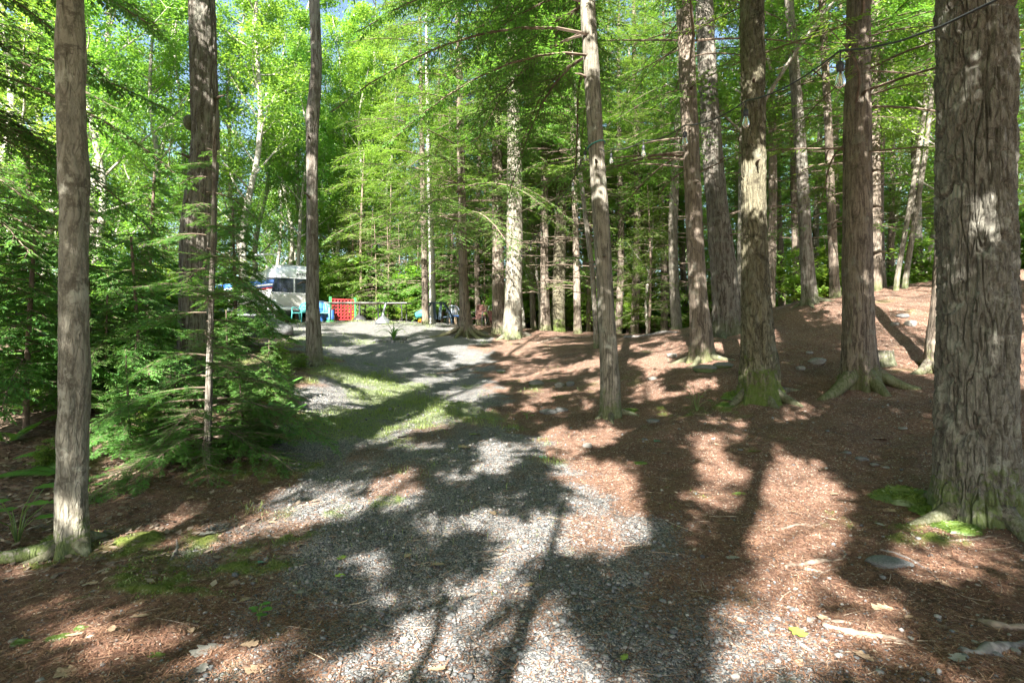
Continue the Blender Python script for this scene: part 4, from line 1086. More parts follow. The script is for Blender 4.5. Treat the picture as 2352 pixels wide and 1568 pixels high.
# ------------------------------------------------------------------ painted and moulded materials
M['silver'] = simple('brushed_aluminium', (.62, .64, .66), .38, .55, var=.15, scale=3)
M['cream'] = simple('cream_paint', (.50, .50, .46), .5, var=.15, scale=3)
M['white'] = simple('white_plastic', (.78, .79, .80), .5, var=.15, scale=4)
M['glass_dark'] = simple('tinted_glass', (.012, .016, .03), .08, var=.1, spec=.8)
M['rubber'] = simple('black_rubber', (.02, .02, .02), .8)
M['blackm'] = simple('black_metal', (.03, .03, .032), .5)
M['cable'] = simple('black_cable', (.018, .02, .024), .55)
M['steel'] = simple('grey_steel', (.26, .28, .30), .4, .7, var=.2, scale=8)
M['orange'] = simple('orange_lens', (.85, .25, .02), .3)
M['ink'] = simple('black_lettering', (.02, .02, .025), .5)
M['aqua'] = simple('aqua_resin', (.14, .38, .35), .5, var=.15)
M['teal'] = simple('teal_resin', (.05, .26, .25), .5, var=.15)
M['blue'] = simple('blue_plastic', (.03, .12, .38), .45, var=.15)
M['navy'] = simple('navy_resin', (.02, .045, .075), .5, var=.2)
M['red'] = simple('red_plastic', (.42, .04, .045), .5, var=.12)
M['green'] = simple('green_plastic', (.05, .32, .10), .45, var=.12)
M['yellow'] = simple('yellow_plastic', (.80, .50, .02), .45, var=.12)
M['greyres'] = simple('grey_resin', (.30, .34, .41), .5, var=.15)
M['tabletop'] = simple('table_top', (.20, .20, .195), .6, var=.25)
M['tableunder'] = simple('table_underside', (.30, .25, .17), .8, var=.25)
M['browncloth'] = simple('brown_cloth', (.10, .05, .042), .85, var=.3, spec=.2)
M['rustred'] = simple('rusty_red_paint', (.20, .07, .058), .7, var=.45, scale=12)
M['wood'] = simple('plain_wood', (.42, .32, .20), .8, var=.3, scale=12)
M['rock'] = simple('grey_rock', (.15, .152, .15), .9, var=.45, scale=9, spec=.2)
M['rockpale'] = simple('pale_rock', (.25, .235, .21), .9, var=.6, scale=14, spec=.2)
M['rockmoss'] = bark('mossy_rock', (.30, .30, .27), (.16, .16, .15), su=8, sv=1, moss=.7, lichen=.5, crack=.1, bstr=.4, mossh=.18)

def ell(a, b, n, p=2.5):
    th = np.arange(n) / n * 2 * np.pi
    c, s = np.cos(th), np.sin(th)
    return a * np.sign(c) * np.abs(c) ** (2 / p), b * np.sign(s) * np.abs(s) ** (2 / p)

# ------------------------------------------------------------------ motorhome (front towards local -Y)
def motorhome():
    A, B, ZC, D, P_, N = 1.22, 1.12, 1.72, .75, 5.0, 4.2
    x0, y0, _ = ray((862) * .784, 700, 27.0)
    gz = g1(x0, y0)
    t = thing('motorhome', 'silver and cream motorhome with a wide dark windscreen, half hidden behind the trunks', 'motorhome', (x0, y0, gz), rz=math.radians(32))
    ys = lambda s: D - D * (1 - np.clip(s, 0, 1) ** P_) ** (1 / P_)
    n = 56
    ex, ez = ell(A, B, n, N)
    V, rows = [], 0
    for s in (.02, .2, .4, .6, .75, .85, .92, .97, .995, 1.0):
        V.append(np.stack([ex * s, np.full(n, float(ys(np.array(s)))), ZC + ez * s], -1)); rows += 1
    for y in np.linspace(1.0, 7.4, 10):
        V.append(np.stack([ex, np.full(n, y), ZC + ez], -1)); rows += 1
    for s, y in ((.97, 7.7), (.85, 7.95), (.5, 8.05), (.02, 8.08)):
        V.append(np.stack([ex * s, np.full(n, y), ZC + ez * s], -1)); rows += 1
    part('body', mesh_np('body', np.concatenate(V), [gridq(rows, n, True)], M['silver'], True), t)
    def surf(x, z, off):
        s = ((np.abs(x) / A) ** N + (np.abs(z - ZC) / B) ** N) ** (1 / N)
        return ys(np.minimum(s, .9995)) - off
    def patch(name, xa, xb, za, zb, mat, off=.012, nx=16, nz=8, parent=t):
        X, Z = np.meshgrid(np.linspace(xa, xb, nx), np.linspace(za, zb, nz))
        Y = surf(X, Z, off)
        me = mesh_np(name, np.stack([X, Y, Z], -1).reshape(-1, 3), [gridq(nz, nx, False)], mat, True)
        return part(name, me, parent)
    patch('windshield', -1.17, -.035, 1.48, 2.14, M['glass_dark'])
    patch('windshield', .035, 1.17, 1.48, 2.14, M['glass_dark'])
    patch('front_panel', -1.16, 1.16, .86, 1.36, M['cream'], .010, 24, 6)
    mb = MB()
    for za in (1.445, 2.165):
        xs = np.linspace(-1.17, 1.17, 21); mb.tube(np.stack([xs, surf(xs, np.full(21, za), .012), np.full(21, za)], -1), .018, 6)
    part('windshield_trim', mb.mesh('windshield_trim', M['white'], True), t)
    mb = MB(); xs = np.linspace(-1.12, 1.12, 17)
    mb.tube(np.stack([xs, surf(xs, np.full(17, .72), .07), np.full(17, .70)], -1), .075, 8)
    part('bumper', mb.mesh('bumper', M['white'], True), t)
    for sx in (-.85, .85):
        mb = MB(); mb.lathe([(0, .05), (.09, .045), (.11, .0), (.12, -.02)], 16)
        me = mb.mesh('headlight', M['white'], True)
        o = part('headlight', me, t, (sx, float(surf(np.array(sx), np.array(1.02), .03)), 1.02)); o.rotation_euler = (math.radians(90), 0, 0)
    for sx in (-1.02, 1.02):
        mb = MB(); mb.box((sx, float(surf(np.array(sx), np.array(.84), .035)), .84), (.16, .05, .06))
        part('marker_light', mb.mesh('marker_light', M['orange']), t)
    # lettering wrapped on the rounded front above the right pane
    cu = bpy.data.curves.new('lettering', 'FONT'); cu.body = 'AIRSTREAM'; cu.size = .14; cu.space_character = 1.15; cu.align_x = 'CENTER'; cu.offset = .006
    tmp = bpy.data.objects.new('lettering', cu); COL.objects.link(tmp)
    bpy.context.view_layer.update()
    me = bpy.data.meshes.new_from_object(tmp.evaluated_get(bpy.context.evaluated_depsgraph_get()))
    bpy.data.objects.remove(tmp)
    co = np.zeros(len(me.vertices) * 3, np.float32); me.vertices.foreach_get('co', co); co = co.reshape(-1, 3)
    X, Z = co[:, 0] + .50, co[:, 1] + 2.31
    me.vertices.foreach_set('co', np.stack([X, surf(X, Z, .012), Z], -1).astype(np.float32).ravel())
    me.materials.clear(); me.materials.append(M['ink'])
    part('lettering', me, t)
    for y, w_ in ((1.9, 1.0), (3.6, 1.2), (5.6, 1.2)):
        for sx in (-1, 1):
            mb = MB(); mb.box((sx * 1.215, y, 1.85), (.03, w_, .55)); part('side_window', mb.mesh('side_window', M['glass_dark']), t)
    mb = MB(); mb.box((-1.222, 2.75, 1.45), (.03, .62, 1.75)); o = part('door', mb.mesh('door', M['silver']), t)
    mb = MB(); mb.box((-1.25, 2.52, 1.4), (.04, .05, .12)); part('handle', mb.mesh('handle', M['blackm']), o)
    for y in (1.5, 6.0):
        for sx in (-1, 1):
            mb = MB(); mb.lathe([(.0, -.1), (.2, -.1), (.36, -.11), (.39, -.07), (.39, .07), (.36, .11), (.2, .1), (0, .1)], 24)
            o = part('wheel', mb.mesh('wheel', M['rubber'], True), t, (sx * 1.0, y, .38)); o.rotation_euler = (0, math.radians(90), 0)
            mb = MB(); mb.lathe([(0, .13), (.08, .13), (.18, .115), (.2, .09)], 16); part('hubcap', mb.mesh('hubcap', M['steel'], True), o, (0, 0, 0 if sx > 0 else -.23))
    mb = MB(); mb.tube([(-.75, 2.2, 2.82), (-1.05, 2.1, 3.45)], .03, 6); mb.tube([(-1.75, 2.1, 3.32), (-1.2, 2.1, 3.47), (-.35, 2.1, 3.55)], .035, 6); mb.box((-1.15, 2.1, 3.47), (.6, .22, .05), ry=-.12)
    for k in range(4): mb.tube([(-1.7 + .35 * k, 1.85, 3.36 + .06 * k), (-1.7 + .35 * k, 2.35, 3.36 + .06 * k)], .012, 4)
    part('antenna', mb.mesh('antenna', M['white']), t)
    mb = MB(); mb.tube([(-1.36, .9, 2.42), (-1.36, 6.6, 2.42)], .09, 10); part('awning', mb.mesh('awning', M['white'], True), t)
motorhome()

# ------------------------------------------------------------------ small boat on a trailer, left of the motorhome
def boat():
    x, y, _ = ray(538, 690, 22.5); z = g1(x, y)
    t = thing('boat', 'blue boat with white and red stripes on a trailer behind the stout trunk', 'boat', (x, y, z), rz=math.radians(-22))
    def hull(name, za, zb, off, mat):
        V = []; st = np.linspace(0, 1, 14); zs = np.linspace(za, zb, 5)
        for s in st:
            w_ = .75 * (1 - s ** 2.6) + .01
            L = []
            for sg in (-1, 1):
                for q in (zs if sg < 0 else zs[::-1]):
                    L.append((-1.6 + 3.4 * s + .35 * q * s, sg * (w_ + off) * (.45 + .55 * math.sqrt(max(0, q / .75))), .85 + q + .25 * s * s))
            V.append(L)
        V = np.array(V).reshape(-1, 3)
        return mesh_np(name, V, [gridq(14, 10, True), np.array([list(range(10))])], mat, True)
    part('hull', hull('hull', .02, .40, 0, M['white']), t)
    part('stripe', hull('stripe', .405, .47, .006, M['red']), t, label='red stripe')
    part('upper_hull', hull('upper_hull', .475, .72, .0, M['blue']), t)
    part('stripe', hull('stripe', .54, .60, .012, M['white']), t, label='white stripe')
    part('deck', hull('deck', .725, .76, -.02, M['blue']), t)
    mb = MB(); mb.tube([(-1.6, .5, .5), (.8, .5, .5), (2.2, 0, .5)], .04, 6); mb.tube([(-1.6, -.5, .5), (.8, -.5, .5), (2.2, 0, .5)], .04, 6)
    for xx in (-1.2, .3): mb.box((xx, 0, .68), (.08, 1.1, .35))
    mb.tube([(2.1, 0, .5), (2.1, 0, -.02)], .035, 6)
    part('trailer', mb.mesh('trailer', M['steel']), t)
    for sy in (-1, 1):
        mb = MB(); mb.lathe([(0, -.07), (.2, -.07), (.27, -.05), (.27, .05), (.2, .07), (0, .07)], 18)
        o = part('wheel', mb.mesh('wheel', M['rubber'], True), t, (-.5, .72 * sy, .27)); o.rotation_euler = (math.radians(90), 0, 0)
boat()

# ------------------------------------------------------------------ giant four-in-a-row game
def game():
    y = 25.0; x = (761 - CX) / F * y; z = g1(x, y)
    t = thing('giant_game', 'giant red four in a row board on green posts with blue rings', 'game', (x, y, z), rz=math.radians(38), scale=.9)
    c, r, th = .165, .062, .05
    mb = MB(); k = 16
    a = (np.arange(k) + .5) / k * 2 * np.pi
    ci = np.stack([np.cos(a), np.sin(a)], -1)
    sq = ci / np.max(np.abs(ci), axis=1, keepdims=True)
    for i in range(7):
        for j in range(6):
            o = np.array([(i + .5) * c, .14 + (j + .5) * c])
            inn, out = o + ci * r, o + sq * c / 2
            for yy in (-th / 2, th / 2):
                V = np.concatenate([np.stack([inn[:, 0], np.full(k, yy), inn[:, 1]], -1), np.stack([out[:, 0], np.full(k, yy), out[:, 1]], -1)])
                mb.add(V, [gridq(2, k, True)])
            V = np.concatenate([np.stack([inn[:, 0], np.full(k, s), inn[:, 1]], -1) for s in (-th / 2 - .012, th / 2 + .012)])
            mb.add(V, [gridq(2, k, True)])
            ri = o + ci * (r + .014)
            for yy in (-th / 2 - .012,):
                V = np.concatenate([np.stack([inn[:, 0], np.full(k, yy), inn[:, 1]], -1), np.stack([ri[:, 0], np.full(k, yy), ri[:, 1]], -1)])
                mb.add(V, [gridq(2, k, True)])
    mb.box((3.5 * c, 0, .125), (7 * c, th, .03)); mb.box((3.5 * c, 0, .14 + 6 * c + .012), (7 * c, th, .024))
    part('board', mb.mesh('board', M['red']), t)
    for xx in (-.05, 7 * c + .05):
        mb = MB(); mb.box((xx, 0, .64), (.09, .09, 1.2)); mb.box((xx, 0, .09), (.16, .62, .10), taper=.75); mb.box((xx, 0, .03), (.2, .7, .06))
        o = part('post', mb.mesh('post', M['green']), t)
    for sy in (-1, 1):
        mb = MB()
        for q in range(9): mb.lathe([(.05, .0), (.10, .0), (.108, .02), (.10, .045), (.05, .045)], 18, (-.05, sy * .21, .12 + q * .05))
        part('ring_stack', mb.mesh('ring_stack', M['blue'], True), t)
    for (i, j) in ((6, 0), (6, 1), (6, 2)):
        mb = MB(); mb.lathe([(0, -.01), (.06, -.01), (.06, .01), (0, .01)], 16)
        o = part('disc', mb.mesh('disc', M['yellow'], True), t, ((i + .5) * c, .0, .14 + (j + .5) * c)); o.rotation_euler = (math.radians(90), 0, 0)
game()

# ------------------------------------------------------------------ folding tables, domed pedestals
def folding_table(px, Y, rz, L, label, tilt=0):
    x = (px - CX) / F * Y; z = g1(x, Y)
    t = thing('folding_table', label, 'table', (x, Y, z), None, rz)
    W, H = .76, .76
    mb = MB(); mb.box((0, 0, H), (L, W, .03), ry=tilt); part('tabletop', mb.mesh('tabletop', M['tabletop']), t)
    mb = MB(); mb.box((0, 0, H - .021), (L - .06, W - .06, .01), ry=tilt); part('underside', mb.mesh('underside', M['tableunder']), t)
    for sx in (-1, 1):
        xx = sx * (L / 2 - .28)
        for sy in (-.3, .3):
            mb = MB(); mb.tube([(xx, sy, H - .03), (xx + .03 * sx, sy, 0)], .024, 8); part('leg', mb.mesh('leg', M['blackm']), t)
        mb = MB(); mb.tube([(xx + .02 * sx, -.3, .5), (xx + .02 * sx, .3, .5)], .013, 6); mb.tube([(xx, 0, .5), (xx - sx * .5, 0, H - .03)], .012, 6)
        part('brace', mb.mesh('brace', M['steel']), t)
def pedestal(px, Y, mat, label, lean):
    x = (px - CX) / F * Y
    t = thing('pedestal_stand', label, 'stand', (x, Y, g1(x, Y)))
    mb = MB(); mb.lathe([(.33, 0), (.33, .03), (.28, .13), (.17, .23), (.08, .30), (.05, .40), (.04, .46), (0, .46)], 28); part('dome_base', mb.mesh('dome_base', mat, True), t)
    mb = MB(); mb.tube([(0, 0, .42), (lean, 0, .86)], .045, 12); part('pole', mb.mesh('pole', mat, True), t)

# ------------------------------------------------------------------ resin chairs and other camp furniture
def resin_chair(px, Y, rz, mat, label, tip=None, scale=1.0):
    x = (px - CX) / F * Y
    t = thing('resin_chair', label, 'chair', (x, Y, g1(x, Y)), None, rz, scale)
    if tip: t.rotation_euler = (tip[0], tip[1], rz); t.location.z += tip[2]
    mb = MB(); mb.box((0, 0, .42), (.48, .46, .03), rx=.06); part('seat', mb.mesh('seat', mat), t)
    mb = MB()
    for i in range(7):
        xx = -.18 + .06 * i; h = .42 - .14 * (abs(i - 3) / 3) ** 2
        mb.tube([(xx, .21, .43), (xx * 1.15, .28, .43 + h)], .019, 5)
    arc = [(.29 * math.sin(a), .285 - .05 * (1 - math.cos(a)) * .2, .58 + .28 * math.cos(a)) for a in np.linspace(-1.75, 1.75, 17)]
    mb.tube(arc, .026, 6)
    part('backrest', mb.mesh('backrest', mat, True), t)
    for sx in (-1, 1):
        mb = MB(); mb.tube([(sx * .27, .26, .56), (sx * .29, .1, .64), (sx * .28, -.16, .64), (sx * .265, -.22, .60)], .026, 6); part('armrest', mb.mesh('armrest', mat, True), t)
        mb = MB(); mb.tube([(sx * .265, -.22, .61), (sx * .25, -.22, .42), (sx * .27, -.25, 0)], .026, 6); part('leg', mb.mesh('leg', mat, True), t)
        mb = MB(); mb.tube([(sx * .24, .22, .44), (sx * .27, .30, 0)], .028, 6); part('leg', mb.mesh('leg', mat, True), t)

def patio_table():
    Y = 24.2; x = (1006 - CX) / F * Y
    t = thing('patio_table', 'dark resin patio table with arched legs in front of the white birch', 'table', (x, Y, g1(x, Y)))
    ex, ey = ell(.38, .30, 28, 2.2)
    mb = MB(); mb.add(np.concatenate([np.stack([ex, ey, np.full(28, z)], -1) for z in (.86, .90)]), [gridq(2, 28, True), np.array([list(range(28, 56)), list(range(27, -1, -1))])])
    part('tabletop', mb.mesh('tabletop', M['navy']), t)
    for sx in (-1, 1):
        for sy in (-1, 1):
            s = np.linspace(0, 1, 9)
            q = np.stack([sx * (.26 + .36 * np.sin(s * 1.5) ** 1.1), sy * (.2 + .14 * s), .86 * (1 - s) ** .9], -1)
            mb = MB(); mb.tube(q, .04, 8); part('leg', mb.mesh('leg', M['navy'], True), t)
        mb = MB(); mb.box((sx * .12, -.18, .52), (.12, .03, .72), ry=sx * .10); part('side_panel', mb.mesh('side_panel', M['navy']), t)
        mb = MB(); mb.tube([(sx * .54, -.3, .3), (sx * .54, .3, .3)], .03, 6); part('rail', mb.mesh('rail', M['navy']), t)
    mb = MB(); mb.tube([(-.54, 0, .3), (0, .02, .25), (.54, 0, .3)], .035, 6); part('rail', mb.mesh('rail', M['navy']), t)
patio_table()
resin_chair(1042, 25.2, math.radians(12), M['greyres'], 'grey resin chair with a fan shaped back beside the dark patio table')
resin_chair(743, 25.0, math.radians(15), M['aqua'], 'pale aqua resin chair beside the blue barrel')
resin_chair(690, 24.6, math.radians(-20), M['teal'], 'dark teal resin chair seen left of the thin crooked trunk')

def barrel():
    Y = 25.4; x = (733 - CX) / F * Y
    t = thing('barrel', 'blue plastic barrel behind the pale aqua chair', 'barrel', (x, Y, g1(x, Y)))
    mb = MB(); mb.lathe([(0, 0), (.26, 0), (.29, .05), (.30, .28), (.315, .30), (.30, .32), (.31, .6), (.325, .62), (.31, .64), (.30, .86), (.27, .9)], 28); part('body', mb.mesh('body', M['blue'], True), t)
    mb = MB(); mb.lathe([(.31, .87), (.32, .9), (.31, .93), (.2, .95), (0, .95)], 28); part('lid', mb.mesh('lid', M['navy'], True), t)
barrel()
x, Y = (758 - CX) / F * 25.1, 25.1

def bench():
    Y = 24.4; x = (1056 - CX) / F * Y
    t = thing('low_bench', 'small bright blue bench at the foot of the rooted hemlock', 'bench', (x, Y, g1(x, Y)))
    mb = MB(); mb.box((0, 0, .36), (.55, .28, .05)); part('seat', mb.mesh('seat', M['blue']), t)
    for sx in (-.2, .2): mb = MB(); mb.box((sx, 0, .17), (.05, .22, .34)); part('leg', mb.mesh('leg', M['wood']), t)
bench()

def lawn_chair():
    Y = 23.6; x = (1103 - CX) / F * Y
    t = thing('lawn_chair', 'brown cloth lawn chair with bent metal frame behind the rooted hemlock', 'chair', (x, Y, g1(x, Y)), None, math.radians(-25))
    mb = MB(); mb.box((-.05, .2, .66), (.5, .025, .58), rx=-.25); part('backrest', mb.mesh('backrest', M['browncloth']), t)
    mb = MB(); mb.box((-.05, -.05, .36), (.5, .46, .03), rx=.1); part('seat', mb.mesh('seat', M['browncloth']), t)
    for sx in (-.32, .24):
        mb = MB(); mb.tube([(sx, -.3, 0), (sx, -.27, .6), (sx, .18, .62), (sx + .04, .34, 1.0)], .018, 7); mb.tube([(sx, .36, 0), (sx, .1, .4), (sx, -.25, .38)], .018, 7)
        part('frame', mb.mesh('frame', M['steel'], True), t)
lawn_chair()

def wheelbarrow():
    Y = 21.4; x = (1137 - CX) / F * Y
    t = thing('wheelbarrow', 'rusty red wheelbarrow tipped on its nose between two trunks', 'wheelbarrow', (x, Y, g1(x, Y) + .12), None, math.radians(60))
    t.rotation_euler = (0, math.radians(38), math.radians(70))
    V = np.array([(-.45, -.32, .45), (.5, -.36, .5), (.5, .36, .5), (-.45, .32, .45), (-.25, -.18, .15), (.3, -.16, .12), (.3, .16, .12), (-.25, .18, .15)])
    mb = MB(); mb.add(V, [[(4, 5, 6, 7), (0, 1, 5, 4), (1, 2, 6, 5), (2, 3, 7, 6), (3, 0, 4, 7)]]); part('tray', mb.mesh('tray', M['rustred']), t)
    for sy in (-1, 1):
        mb = MB(); mb.tube([(.62, sy * .05, .1), (.1, sy * .2, .12), (-.5, sy * .28, .42), (-.95, sy * .3, .5)], .02, 7); part('handle', mb.mesh('handle', M['wood'], True), t)
        mb = MB(); mb.tube([(-.3, sy * .22, .3), (-.35, sy * .24, -.12)], .018, 6); part('leg', mb.mesh('leg', M['steel'], True), t)
    mb = MB(); mb.lathe([(.05, -.03), (.14, -.04), (.19, -.02), (.19, .02), (.14, .04), (.05, .03)], 20)
    o = part('wheel', mb.mesh('wheel', M['rubber'], True), t, (.66, 0, .08)); o.rotation_euler = (math.radians(90), 0, 0)
wheelbarrow()
def toy():
    Y = 24.6; x = (970 - CX) / F * Y
    t = thing('toy_truck', 'small yellow and orange toy lying at the edge of the gravel', 'toy', (x, Y, g1(x, Y)), None, .5)
    mb = MB(); mb.box((0, 0, .11), (.34, .18, .1), taper=.9); mb.box((.1, 0, .2), (.13, .16, .12), taper=.8); part('body', mb.mesh('body', M['yellow']), t)
    for xx in (-.1, .1):
        for sy in (-.1, .1):
            mb = MB(); mb.lathe([(0, -.02), (.06, -.02), (.06, .02), (0, .02)], 12); o = part('wheel', mb.mesh('wheel', M['orange'], True), t, (xx, sy, .06)); o.rotation_euler = (math.radians(90), 0, 0)
toy()
Y = 26.0; x = (962 - CX) / F * Y
t = thing('bucket', 'teal bucket lying on its side left of the reddish trunk', 'bucket', (x, Y, g1(x, Y) + .33)); t.rotation_euler = (0, math.radians(70), .4)
mb = MB(); mb.lathe([(0, -.18), (.13, -.18), (.17, .16), (.18, .17), (.16, .17), (.12, -.16)], 20); part('body', mb.mesh('body', M['teal'], True), t)
mb = MB(); mb.tube([(.17 * math.cos(a), 0.02, .15 + .17 * math.sin(a)) for a in np.linspace(0, math.pi, 11)], .006, 5); part('handle', mb.mesh('handle', M['steel']), t)

# two tables and two domed stands, placed from the picture
folding_table(818, 24.0, math.radians(2), 2.5, 'grey topped folding table in front of the red game board')
folding_table(880, 25.6, math.radians(-9), 2.5, 'long folding table behind the pale domed stand, right of the nearer table')
pedestal(880, 23.2, M['steel'], 'pale grey domed metal stand with a leaning pole', .12)
pedestal(826, 25.6, M['blackm'], 'black domed stand beneath the nearer folding table', -.02)

# ------------------------------------------------------------------ string of bulbs
def string_lights():
    glass, nt, b = new_mat('clear_glass')
    b.inputs['Base Color'].default_value = (.95, .97, 1, 1); b.inputs['Roughness'].default_value = .03
    b.inputs['Transmission Weight'].default_value = .95; b.inputs['IOR'].default_value = 1.3
    M['glass'] = glass
    px = [(2700, -260, 1.35), (1930, 116, 3.15), (1713, 232, 4.4), (1573, 288, 5.7), (1478, 322, 7.0), (1404, 342, 8.0), (1377, 338, 8.55), (1345, 338, 8.6), (1316, 412, 10.0), (1277, 468, 11.4), (1245, 522, 12.8), (1219, 556, 14.2), (1198, 580, 15.6), (1171, 618, 18.4), (1143, 628, 19.2), (1120, 632, 20.5), (1105, 634, 21.5)]
    P = np.array([ray(*q) for q in px])
    t = thing('string_lights', 'black cable of clear hanging bulbs strung from tree to tree across the clearing', 'string lights', tuple(P[5]))
    o = P[5]
    dense = []
    for i in range(len(P) - 1):
        for s in np.linspace(0, 1, 7)[:-1]:
            q = P[i] * (1 - s) + P[i + 1] * s
            q = q - np.array([0, 0, .10 * 4 * s * (1 - s) * (.5 if i > 0 else 1)])
            dense.append(q)
    dense.append(P[-1])
    mb = MB(); mb.tube(np.array(dense) - o, np.linspace(.005, .0095, len(dense)), 6); part('cable', mb.mesh('cable', M['cable'], True), t)
    sm = MB(); sm.tube([(0, 0, .005), (0, 0, -.075)], .0045, 5); sm.lathe([(0, -.07), (.013, -.07), (.021, -.085), (.021, -.128), (.017, -.132), (0, -.132)], 14)
    SOCK = sm.mesh('socket', M['cable'], True)
    bm_ = MB(); bm_.lathe([(.0135, -.13), (.0145, -.14), (.024, -.165), (.0305, -.19), (.030, -.207), (.020, -.226), (.008, -.233), (0, -.235)], 20)
    BULB = bm_.mesh('bulb', M['glass'], True)
    fm = MB()
    for k in range(4):
        a = k * 1.57; fm.tube([(.004 * math.cos(a), .004 * math.sin(a), -.14), (.012 * math.cos(a), .012 * math.sin(a), -.165), (.008 * math.cos(a + .6), .008 * math.sin(a + .6), -.205)], .0014, 4)
    FIL = fm.mesh('filament', simple('filament_wire', (.75, .45, .15), .4), True)
    for i, q in enumerate(P):
        if i in (0, 6): continue
        b = part('bulb', BULB, t, tuple(q - o), scale=.9)
        part('socket', SOCK, b); part('filament', FIL, b)
    # rope round the slender trunk
    t11, b11, L11 = tr[11]
    zc = P[6][2] - b11[2] + .04; c = L11(zc)
    rr = 36 / 2 / F * b11[1] + .012
    mb = MB(); mb.tube([(c[0] + rr * math.cos(a), c[1] + rr * math.sin(a), zc + .05 * math.cos(a + .4)) for a in np.linspace(0, 2 * math.pi, 25)], .010, 6)
    tag(part('rope', mb.mesh('rope', M['teal'], True), None, b11), 'green rope tied round the slender grey trunk under the bulbs', 'rope')
string_lights()
# ------------------------------------------------------------------ stones
def rock_mesh(seed, mat, sub=3, rough=.35, name='rock'):
    bm = bmesh.new(); bmesh.ops.create_icosphere(bm, subdivisions=sub, radius=1)
    V = np.array([v.co for v in bm.verts]); Fc = np.array([[v.index for v in f.verts] for f in bm.faces]); bm.free()
    d = 1 + rough * vn(V[:, 0] * 1.1, V[:, 1] * 1.1, V[:, 2] * 1.1, seed) + rough * .4 * vn(V[:, 0] * 2.6, V[:, 1] * 2.6, V[:, 2] * 2.6, seed + 1) + rough * .12 * vn(V[:, 0] * 7, V[:, 1] * 7, V[:, 2] * 7, seed + 2)
    V = np.clip(V * d[:, None], -.92, .92)
    return mesh_np(name, V, [Fc], mat, True)
RK = [rock_mesh(800 + k, M[('rockpale', 'rock', 'rockpale', 'rockmoss')[k]]) for k in range(4)]
def stone(px, py, wpx, hr, k, label, cat='stone', group=None, rz=None, name='stone'):
    x, y, z = hit(px, py); r = wpx / 2 / F * y
    return tag(part(name, RK[k], None, (x, y, z + r * hr * .25), rz if rz is not None else px * .1, (r, r * .8, r * hr)), label, cat, group)
stone(600, 768, 150, .42, 1, 'large smooth grey boulder in front of the motorhome, left of the drive', 'boulder', name='boulder')
stone(1349, 1027, 24, .7, 0, 'small rounded white stone on the needles left of the slender trunk')
stone(1258, 948, 40, .35, 1, 'flat grey stone right of the grass, larger of two together')
stone(1290, 943, 30, .4, 1, 'flat grey stone right of the grass, smaller of two together')
stone(612, 1053, 24, .75, 2, 'round tan stone on moss at the foot of the hemlock sapling')
stone(1500, 968, 34, .3, 1, 'flat pale stone right of the foot of the slender grey trunk')
stone(1620, 850, 60, .35, 3, 'long mossy rock at the foot of the scarred hemlock')
stone(1660, 842, 50, .35, 3, 'second mossy rock right of the scarred hemlock, nearer the dark trunk')
stone(1878, 833, 42, .45, 2, 'pale triangular stone on the slope between the mossy trunk and the big hemlock')
stone(1838, 848, 22, .6, 0, 'small white stone left of the pale triangular one on the slope')
stone(1858, 812, 18, .5, 0, 'tiny pale stone above the triangular one on the slope')
stone(2055, 748, 24, .5, 2, 'left one of two pale stones high on the mound')
stone(2090, 746, 26, .75, 0, 'right one of two pale stones high on the mound')
stone(2072, 728, 26, .4, 1, 'flat grey stone at the top of the mound by a mossy stub')
stone(1545, 820, 34, .4, 2, 'pale stone in the needles left of the scarred hemlock')
stone(1150, 855, 26, .35, 3, 'mossy stone at the far end of the gravel track')
stone(1230, 885, 40, .5, 3, 'mossy rock at the right edge of the track')
stone(1285, 888, 28, .6, 2, 'grey stone beside the mossy rock at the right edge of the track')
stone(1310, 884, 24, .6, 1, 'grey stone nearest the slender trunk at the right edge of the track')
stone(1500, 870, 26, .35, 2, 'pale flat stone in the sunny needles behind the slender trunk')
stone(2045, 1296, 90, .22, 1, 'long half buried grey rock beside the curved blue grey stick')
stone(95, 1284, 24, .4, 0, 'pale flat stone at the foot of the smooth maple')
stone(30, 1478, 22, .5, 0, 'white stone at the lower left edge')
stone(93, 1568, 22, .7, 2, 'tan stone at the bottom left corner')
stone(485, 1536, 18, .8, 1, 'dark round stone beside the pale oak leaf')
stone(896, 943, 14, .8, 1, 'dark stone in the grass of the track')
for k, (px, py, w_) in enumerate([(2290, 1508, 26), (2250, 1500, 20), (2330, 1500, 30), (2215, 1512, 22), (2238, 1478, 18), (2180, 1465, 14)]):
    stone(px, py, w_, .6, (1, 0, 2)[k % 3], 'rounded pebble lying by the big pale roots in the lower right corner', 'stone', 'pebbles by the pale roots')
for k, (px, py, w_) in enumerate([(1785, 1425, 18), (1860, 1428, 20), (1900, 1420, 16), (1815, 1400, 17), (1930, 1405, 14), (1760, 1455, 15), (1845, 1450, 18), (1800, 1462, 14), (1880, 1395, 13)]):
    stone(px, py, w_, .55, 0, 'white pebble in the bright sunny patch on the lower right', 'stone', 'white pebbles in the sunny patch')
for k, (px, py, w_) in enumerate([(1980, 1055, 26), (2075, 985, 20), (1945, 1040, 18), (2010, 1068, 20), (1900, 990, 12), (2035, 1075, 16), (1700, 1035, 12), (1640, 1010, 12), (1480, 1010, 12), (1430, 1000, 10), (1560, 985, 10)]):
    stone(px, py, w_, .4, (1, 0)[k % 2], 'grey stone half sunk in the needles left of the great oak', 'stone', 'stones left of the great oak')
# stump behind the big hemlock
x, y, z = hit(2030, 838)
t = thing('tree_stump', 'low pale stump just right of the big hemlock', 'stump', (x, y, z))
part('wood', trunk_mesh('wood', [(0, 0, -.15), (0, 0, .1), (.01, 0, .24)], [.16, .145, .13], M['rough'], 24, .03, (.35, .1, 5), 5, .008), t)
